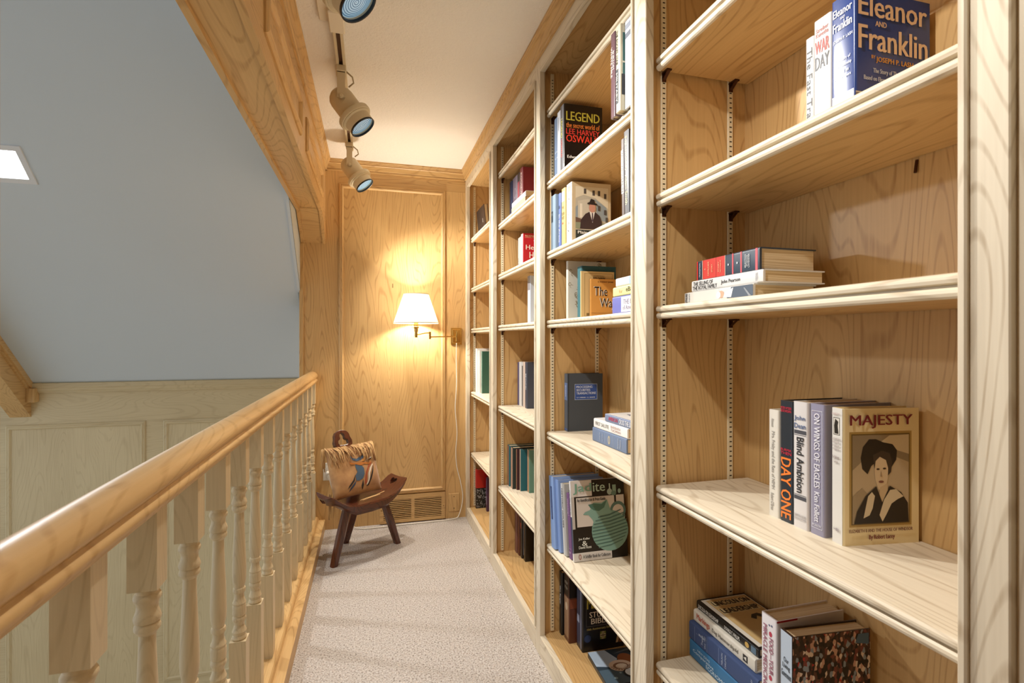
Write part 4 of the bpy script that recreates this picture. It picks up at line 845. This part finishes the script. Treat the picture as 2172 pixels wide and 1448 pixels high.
# its flex
fl = [(.578, 3.545, 1.225), (.578, 3.552, 1.10), (.580, 3.553, .95), (.575, 3.553, .85), (.571, 3.553, .76), (.583, 3.553, .60), (.575, 3.553, .47), (.582, 3.552, .36), (.610, 3.548, .24), (.622, 3.545, .14), (.600, 3.540, .04), (.560, 3.528, .006), (.40, 3.515, .005), (.22, 3.512, .005), (.02, 3.50, .005), (-.06, 3.51, .006), (-.12, 3.525, .03), (-.20, 3.545, .16), (-.245, 3.548, .28), (-.262, 3.535, .355), (-.268, 3.535, .375)]
def smooth_path(p, n=6):
    P = [Vector(q) for q in p]; out = []
    for i in range(len(P) - 1):
        a = P[max(i - 1, 0)]; b = P[i]; c = P[i + 1]; e = P[min(i + 2, len(P) - 1)]
        for k in range(n):
            t = k / n
            out.append(.5 * ((2 * b) + (c - a) * t + (2 * a - 5 * b + 4 * c - e) * t * t + (3 * b - a - 3 * c + e) * t ** 3))
    return out + [P[-1]]
cd = root('power_cord', (.578, 3.545, 0), 'white flex running from the wall lamp down and along the carpet', 'cord')
mb = MB(); mb.tube(smooth_path(fl), .0032, 8); mb.build('flex', mat('#E6E0D2', .45), cd, True)
mb = MB(); mb.lathe([(0, .0), (0, .010), (.012, .013), (.024, .011), (.028, .0)], (-.268, YB - .012, .378), (0, -1, 0), 14); mb.build('plug', mat('#E6E0D2', .4), cd, True)

# ------------------------------------------------------------------ outlet, cover plate, vent
ot = root('wall_outlet', (-.265, yb, .325), 'white wall outlet plate behind the fringed pillow', 'outlet')
IV = mat('#E4DFD2', .35)
box('plate', -.300, -.230, yb - .006, yb, .325, .440, IV, ot, .002)
for zz in (.358, .405):
    mb = MB(); mb.lathe([(.0, .017), (.003, .016), (.0032, .0)], (-.265, yb - .006, zz), (0, -1, 0), 18); mb.build('socket', IV, ot)
pl = root('cover_plate', (.563, yb, .05), 'blank wooden cover plate beside the wall vent', 'wall plate')
box('plate', .524, .602, yb - .007, yb, .047, .174, W_Z, pl, .003)
for zz in (.070, .151):
    mb = MB(); mb.lathe([(0, .0035), (.0012, .003), (.0012, 0)], (.563, yb - .007, zz), (0, -1, 0), 10); mb.build('screw', mat('#4A3420', .4, .6), pl)
vt = root('wall_vent', (.28, yb, .02), 'wooden wall vent with two louvred grilles behind the chair', 'vent')
VX0, VX1, VZ0, VZ1 = .058, .500, .008, .192
G = [(.084, .268), (.290, .474)]; gz0, gz1 = .030, .164
mb = MB()
for a in ((VX0, G[0][0], VZ0, VZ1), (G[0][1], G[1][0], VZ0, VZ1), (G[1][1], VX1, VZ0, VZ1)): mb.box(a[0], a[1], yb - .014, yb, a[2], a[3])
for gx in G:
    mb.box(gx[0], gx[1], yb - .014, yb, VZ0, gz0); mb.box(gx[0], gx[1], yb - .014, yb, gz1, VZ1)
mb.build('vent_frame', W_X, vt)
for gx in G:
    box('vent_dark', gx[0], gx[1], yb - .0008, yb, gz0, gz1, mat('#3A2214', .9), vt, 0)
    for k in range(11):
        zz = gz0 + .004 + k * .0122
        mb = MB(); mb.add([(gx[0], yb - .0135, zz), (gx[1], yb - .0135, zz), (gx[1], yb - .005, zz + .001), (gx[0], yb - .005, zz + .001), (gx[0], yb - .0135, zz + .0052), (gx[1], yb - .0135, zz + .0052), (gx[1], yb - .005, zz + .0062), (gx[0], yb - .005, zz + .0062)], BF)
        mb.build('louvre', W_X, vt)
for xx in (VX0 + .012, VX1 - .012):
    mb = MB(); mb.lathe([(0, .004), (.0015, .003), (.0015, 0)], (xx, yb - .014, .098), (0, -1, 0), 10); mb.build('screw', mat('#8A6A34', .35, .7), vt)

# ------------------------------------------------------------------ three-legged chair
CO = Vector((-.018, 3.10, 0)); EX = Vector((.828, .561, 0)).normalized(); EY = Vector((-EX.y, EX.x, 0))
def cw(x, y, z): return CO + EX * x + EY * y + Vector((0, 0, z))
ch = root('birthing_chair', tuple(CO), 'dark carved three-legged chair with pierced back at the end wall', 'chair')
stn = [(-.262, .036, .376, .040), (-.257, .066, .386, .050), (-.250, .084, .394, .054), (-.232, .092, .386, .056), (-.200, .100, .360, .058), (-.160, .106, .335, .060), (-.10, .112, .322, .060), (0, .115, .319, .060), (.10, .112, .322, .060), (.160, .106, .335, .060), (.205, .100, .360, .058), (.240, .092, .388, .056), (.260, .084, .398, .054), (.267, .066, .390, .050), (.272, .036, .380, .040)]
vs = []; fs = []; n = 12
for i, (x, hw, zt, th) in enumerate(stn):
    yc = .045
    # tilt of the section follows the curl
    zt_ = zt
    sec = [(-hw, -.66), (-hw, -.14), (-hw * .94, 0), (-hw * .45, -.05), (0, -.08), (hw * .45, -.05), (hw * .94, 0), (hw, -.14), (hw, -.66), (hw * .82, -1.0), (0, -1.05), (-hw * .82, -1.0)]
    for (yy, k) in sec: vs.append(cw(x - (1 if x > 0 else -1) * (-k) * th * (.55 if abs(x) > .15 else 0) * (-1 if False else 1) , yc + yy, zt_ + k * th))
for i in range(len(stn) - 1):
    for k in range(n): fs.append((i * n + k, i * n + (k + 1) % n, (i + 1) * n + (k + 1) % n, (i + 1) * n + k))
fs.append(tuple(range(n))); fs.append(tuple((len(stn) - 1) * n + k for k in range(n)))
seat = autosmooth(mesh('seat', vs, fs, D_X, ch), 45)
# heart shaped holes in both upturned ends
heart = [(0, -.020), (.014, -.004), (.016, .008), (.009, .014), (.002, .010), (0, .005), (-.002, .010), (-.009, .014), (-.016, .008), (-.014, -.004)]
for s in (-1, 1):
    nrm = (EX * s * .60 * -1 + Vector((0, 0, .80))).normalized(); al = (EX * s * .80 + Vector((0, 0, .60))).normalized()
    c0 = cw(s * .222, .055, .376)
    mb = MB(); mb.prism(heart, lambda p, d: c0 + EY * (p[0] * 1.7) + al * (p[1] * 1.5) + nrm * d, -.12, .09)
    cut = mb.build('cut', D_X)
    seat_off = seat.matrix_world
    cut.parent = ch; cut.location = (0, 0, 0)
    for v in cut.data.vertices: v.co -= ch.location
    boolean_cut(seat, cut)
autosmooth(seat, 33)
for (fx, fy, tx, ty) in ((-.214, 0, -.120, .020), (.214, 0, .120, .020), (.010, .248, .0, .105)):
    a = cw(fx, fy, 0.0); b = cw(tx, ty, .30)
    e1 = EX; e2 = EY
    vs = []; fs = []
    for (p, w_) in ((a, .019), (a + (b - a) * .5, .0225), (b, .021)):
        for (q1, q2) in ((-1, -.55), (-.55, -1), (.55, -1), (1, -.55), (1, .55), (.55, 1), (-.55, 1), (-1, .55)):
            vs.append(p + e1 * q1 * w_ + e2 * q2 * w_)
    for i in range(2):
        for k in range(8): fs.append((i * 8 + k, i * 8 + (k + 1) % 8, i * 8 + 8 + (k + 1) % 8, i * 8 + 8 + k))
    fs += [tuple(range(8)), tuple(range(16, 24))]
    mesh('leg', vs, fs, D_Z, ch)
# backrest board with keyhole handle
BU = (EY * .40 + Vector((0, 0, .917))).normalized(); BN = EX.cross(BU).normalized()
B0 = cw(0, .125, .290)
half = [(.030, 0), (.036, .06), (.040, .14), (.036, .22), (.030, .28), (.034, .31), (.050, .322), (.060, .340), (.0615, .360), (.054, .378), (.052, .386), (.050, .402), (.040, .418), (.026, .427), (.0, .431)]
out = half + [(-x, y) for x, y in reversed(half[:-1])]
mb = MB(); mb.prism(out, lambda p, d: B0 + EX * p[0] + BU * p[1] + BN * d, -.014, .014)
bk_ = mb.build('backrest', D_Z, ch)
key = ell(0, .392, .016, .020, 14, -30, 210) + [(-.019, .372), (-.032, .366), (-.034, .350), (-.026, .338), (0, .336), (.026, .338), (.034, .350), (.032, .366), (.019, .372)]
mb = MB(); mb.prism(key, lambda p, d: B0 + EX * p[0] + BU * p[1] + BN * d, -.05, .05)
cut = mb.build('cut', D_Z); cut.parent = ch
for v in cut.data.vertices: v.co -= ch.location
boolean_cut(bk_, cut)
bv = bk_.modifiers.new('bevel', 'BEVEL'); bv.width = .003; bv.segments = 2; bv.limit_method = 'ANGLE'

# ------------------------------------------------------------------ fringed pillow
PWid, PHt = .322, .298
PU = (EY * .36 + Vector((0, 0, .933))).normalized(); PN = -(EX.cross(PU)).normalized()
if PN.dot(Vector((0, -1, 0))) < 0: PN = -PN
P0 = cw(-.037, .030, .342)
def pil(s, t, side=1, off=0.0):
    x = (s - .5) * 2; y = (t - .5) * 2
    pinch = 1 - .05 * (1 - abs(x) ** 4) * abs(y) ** 6
    pin2 = 1 - .06 * (1 - abs(y) ** 4) * abs(x) ** 6
    thick = .050 * (max(0, 1 - abs(x) ** 3.2) * max(0, 1 - abs(y) ** 3.2)) ** .55
    thick *= 1.0 + .10 * math.sin(7 * s + 3 * t) * math.sin(5 * t + 1)
    return P0 + EX * (x * PWid / 2 * pin2) + PU * (PHt / 2 + y * PHt / 2 * pinch) + PN * (side * (thick + off))
pw = root('pillow', tuple(P0), 'tan suede pillow with fringe and blue horse motif on the dark chair', 'pillow')
def suede():
    m = bpy.data.materials.new('suede'); m.use_nodes = True
    nt = m.node_tree; N = nt.nodes; L = nt.links; b = N['Principled BSDF']
    tc = N.new('ShaderNodeTexCoord'); n = N.new('ShaderNodeTexNoise'); n.inputs['Scale'].default_value = 14; n.inputs['Detail'].default_value = 5
    L.new(tc.outputs['Object'], n.inputs['Vector'])
    r = N.new('ShaderNodeValToRGB'); r.color_ramp.elements[0].position = .3; r.color_ramp.elements[0].color = hexc('#9C7046'); r.color_ramp.elements[1].position = .7; r.color_ramp.elements[1].color = hexc('#C79A66')
    L.new(n.outputs[0], r.inputs[0]); L.new(r.outputs[0], b.inputs['Base Color']); b.inputs['Roughness'].default_value = .9
    b.inputs['Sheen Weight'].default_value = .3
    bp = N.new('ShaderNodeBump'); bp.inputs['Strength'].default_value = .25; bp.inputs['Distance'].default_value = .004
    L.new(n.outputs[0], bp.inputs['Height']); L.new(bp.outputs[0], b.inputs['Normal'])
    return m
SU = suede()
M = 26; vs = []; fs = []
for side in (1, -1):
    for i in range(M + 1):
        for j in range(M + 1): vs.append(pil(i / M, j / M, side))
for q in range(2):
    o_ = q * (M + 1) ** 2
    for i in range(M):
        for j in range(M):
            a = o_ + i * (M + 1) + j; fs.append((a, a + 1, a + M + 2, a + M + 1))
cush = mesh('cushion', vs, fs, SU, pw, True)
bmx = bmesh.new(); bmx.from_mesh(cush.data); bmesh.ops.remove_doubles(bmx, verts=bmx.verts, dist=.0004); bmesh.ops.recalc_face_normals(bmx, faces=bmx.faces); bmx.to_mesh(cush.data); bmx.free()
for p in cush.data.polygons: p.use_smooth = True
def z2st(x, y):   # motif coordinates, traced in the crop, to pillow coordinates
    BLx, BLy = 330, 1040
    dx, dy = x - BLx, y - BLy
    ax, ay, bx_, by_ = 635, -95, -148, -682
    det = ax * by_ - bx_ * ay
    a_, b_ = (dx * by_ - bx_ * dy) / det, (ax * dy - dx * ay) / det
    return (.50 + (a_ - .50) * 1.12, .47 + (b_ - .47) * 1.06)
MOT = [('#4A6078', [(460, 478), (500, 518), (545, 530), (600, 495), (655, 462), (648, 505), (600, 545), (545, 562), (500, 545)]),
       ('#4A6078', [(530, 600), (600, 608), (640, 650), (652, 720), (640, 775), (600, 802), (560, 797), (545, 740), (565, 690), (540, 640)]),
       ('#2E2622', [(545, 715), (540, 800), (505, 855), (470, 895), (482, 855), (522, 790)]), ('#34435A', [(562, 798), (548, 850), (490, 932), (500, 885), (540, 820)]), ('#2E2622', [(640, 785), (657, 860), (650, 922), (630, 865)]),
       ('#B4702E', [(458, 568), (530, 582), (600, 572), (650, 578), (740, 572), (700, 606), (640, 598), (600, 618), (530, 597), (482, 602)]),
       ('#A04A2C', [(742, 578), (700, 640), (682, 720), (684, 800), (690, 830), (668, 862), (662, 790), (666, 700), (688, 630), (720, 588)]),
       ('#E0D8CC', [(748, 598), (716, 650), (697, 720), (702, 800), (688, 855), (700, 862), (718, 800), (716, 720), (734, 650), (756, 606)]),
       ('#221C1A', [(764, 598), (744, 680), (728, 760), (714, 830), (688, 880), (714, 868), (738, 790), (756, 710)]),
       ('#C98A3A', [(600, 560), (625, 540), (650, 500), (662, 480), (655, 530), (640, 562)]), ('#E0D8CC', [(668, 545), (700, 520), (745, 505), (748, 518), (705, 540), (675, 552)]), ('#221C1A', [(664, 550), (700, 548), (750, 522), (752, 512), (700, 536)]), ('#34435A', [(610, 430), (622, 415), (630, 460), (620, 470)])]
for k in range(9):
    s0 = .955 - .0 * k; t0 = .10 + k * .085
    MOT.append(('#E6DED0' if k % 2 else '#2A2020', ('st', [(s0, t0), (s0 + .012, t0), (s0 + .012, t0 + .05), (s0, t0 + .05)])))
for i, (c, poly) in enumerate(MOT):
    poly = poly[1] if poly[0] == 'st' else [z2st(*p) for p in poly]
    b2 = bmesh.new(); f = b2.faces.new([b2.verts.new((s, t, 0)) for s, t in poly])
    bmesh.ops.triangulate(b2, faces=[f]); bmesh.ops.subdivide_edges(b2, edges=list(b2.edges), cuts=3, use_grid_fill=True)
    b2.verts.ensure_lookup_table()
    vv = [pil(v.co.x, v.co.y, 1, .0012 + .0003 * i) for v in b2.verts]; ff = [tuple(v.index for v in f.verts) for f in b2.faces]
    b2.verts.index_update(); ff = [tuple(v.index for v in f.verts) for f in b2.faces]
    b2.free()
    mesh('motif', vv, ff, mat(c, .85), pw, True)
FRM = mat('#CCA774', .85); FRD = mat('#8E6238', .85)
random.seed(11)
for (nm, m_, cnt, sd) in (('fringe', FRM, 64, 1), ('fringe', FRD, 34, 2)):
    mb = MB()
    for k in range(cnt):
        s = (k + random.random()) / cnt
        if .42 < s < .52 and sd == 1: continue
        ln = random.uniform(.06, .115) * (1.15 if s < .15 or s > .6 else .9)
        tilt = random.uniform(-.05, .10)
        pts = []
        for q in range(6):
            u = q / 5; tt = 1.0 - u * ln / PHt
            pts.append(pil(min(max(s + tilt * u, .0), 1.0), tt, 1, .004 + .006 * math.sin(u * 3.0) + random.uniform(0, .004)) + PU * (.006 if q == 0 else 0))
        mb.tube(pts, [.0022, .0024, .0022, .002, .002, .0012], 5)
    f_ = mb.build(nm, m_, pw, True); f_['kind'] = 'stuff'
mb = MB()
for k in range(16):       # side fringe at the upper left corner
    t0 = 1.0 - k * .004; p = pil(0.0 + random.uniform(0, .05), 1.0, 1, .002) - EX * random.uniform(.0, .022)
    ln = random.uniform(.07, .13)
    pts = [p + PU * .004, p - Vector((0, 0, ln * .35)) - EX * .004 + PN * random.uniform(0, .01), p - Vector((0, 0, ln * .7)) - EX * random.uniform(0, .008), p - Vector((0, 0, ln))]
    mb.tube(pts, [.002, .0022, .002, .0012], 5)
for (s0, s1) in ((.0, .12), (.62, .92)):  # fringe hanging behind the seat
    for k in range(14):
        s = s0 + (s1 - s0) * random.random()
        p = cw((s - .5) * .30, .172, .30 + random.uniform(-.01, .02)); ln = random.uniform(.07, .12)
        mb.tube([p + Vector((0, 0, .03)), p, p - Vector((0, 0, ln * .5)) + EX * random.uniform(-.006, .006), p - Vector((0, 0, ln))], [.002, .0022, .002, .0012], 5)
f_ = mb.build('hanging_fringe', FRM, pw, True); f_['kind'] = 'stuff'
mb = MB(); mb.tube([cw(-.06, -.02, .330), cw(-.01, -.012, .331), cw(.06, .0, .330), cw(.12, .002, .338)], .003, 6); mb.tube([cw(-.05, -.028, .330), cw(.02, -.016, .331), cw(.08, -.012, .332)], .003, 6); f_ = mb.build('bottom_fringe', FRM, pw, True)

# ------------------------------------------------------------------ recessed lamp in the sloped ceiling
nS = Vector((0, -1, -1)).normalized(); uS = Vector((0, 1, -1)).normalized()
C0 = Vector((-1.705, 3.034, ZK + YK - 3.034))
rc = root('recessed_light', tuple(C0), 'square white recessed light in the sloped ceiling', 'ceiling light')
def sp_(a, b, h): return C0 + Vector((1, 0, 0)) * a + uS * b + nS * h
mb = MB()
def sq(h, r): return [sp_(-r, -r, h), sp_(r, -r, h), sp_(r, r, h), sp_(-r, r, h)]
vs = sq(.001, .101) + sq(.006, .099) + sq(.006, .074) + sq(.002, .072)
fs = []
for i in range(3):
    for k in range(4): fs.append((i * 4 + k, i * 4 + (k + 1) % 4, i * 4 + 4 + (k + 1) % 4, i * 4 + 4 + k))
mesh('trim_ring', vs, fs, mat('#DDE0E4', .4), rc)
mesh('diffuser', sq(.003, .073), [(0, 1, 2, 3)], mat('#FFFFFF', .5, emit=9.0), rc)
d = bpy.data.lights.new('recessed_lamp', 'AREA'); d.energy = CAN_W; d.size = .13; d.color = (.95, .97, 1.0)
lo = bpy.data.objects.new('lamp', d); COL.objects.link(lo); lo.parent = rc; lo.location = nS * .012; lo.rotation_euler = nS.to_track_quat('-Z', 'Y').to_euler()

# ------------------------------------------------------------------ lettering
fonts = []
cache = {}
for (r, dims, face, s, bx, col, rot) in TQ:
    if s in cache: continue
    cu = bpy.data.curves.new('lettering', 'FONT'); cu.body = s; cu.resolution_u = 2
    o = bpy.data.objects.new('lettering', cu); COL.objects.link(o); cache[s] = o; fonts.append(o)
bpy.context.view_layer.update()
dg = bpy.context.evaluated_depsgraph_get()
tm = {}
for s, o in cache.items():
    me = bpy.data.meshes.new_from_object(o.evaluated_get(dg))
    V = [tuple(v.co) for v in me.vertices]; F = [tuple(p.vertices) for p in me.polygons]
    bpy.data.meshes.remove(me)
    if not V: continue
    x0 = min(v[0] for v in V); x1 = max(v[0] for v in V); y0 = min(v[1] for v in V); y1 = max(v[1] for v in V)
    tm[s] = ([((v[0] - x0) / max(x1 - x0, 1e-6), (v[1] - y0) / max(y1 - y0, 1e-6)) for v in V], F)
for o in fonts:
    c = o.data; bpy.data.objects.remove(o, do_unlink=True); bpy.data.curves.remove(c)
for (r, dims, face, s, bx, col, rot) in TQ:
    if s not in tm: continue
    V0, F0 = tm[s]; u0, v0, u1, v1 = bx; vs = []
    T_, W_, H_ = dims; fw = {'front': W_, 'back': W_, 'spine': T_}[face]
    run, hgt = ((v1 - v0) * H_, (u1 - u0) * fw) if rot else ((u1 - u0) * fw, (v1 - v0) * H_)
    e = min(.045 * hgt / max(run, 1e-6), .03)          # a second, shifted copy makes the strokes bolder
    V = [(a * (1 - e), b) for a, b in V0] + [(a * (1 - e) + e, b) for a, b in V0]
    F = list(F0) + [tuple(k + len(V0) for k in f) for f in F0]
    for (a, b) in V:
        if rot: u = u0 + (u1 - u0) * b; v = v1 - (v1 - v0) * a
        else: u = u0 + (u1 - u0) * a; v = v0 + (v1 - v0) * b
        vs.append(book_point(dims, face, u, v, .0))
    # sit just above the printed layers of this face
    k = 1
    for c in r.children:
        if c.name.startswith('printed_art'): k = max(k, len(c.data.polygons) + 1)
    h = .0004 + .00012 * k
    hs = [h] * len(V0) + [h + .00022] * len(V0)
    vs = [(p[0] + (q if face == 'front' else 0) - (q if face == 'back' else 0), p[1] - (q if face == 'spine' else 0), p[2]) for p, q in zip(vs, hs)]
    me = bpy.data.meshes.new('lettering'); me.from_pydata(vs, [], F); me.materials.append(mat(col, .45)); me.update()
    new('lettering', me, None, r)
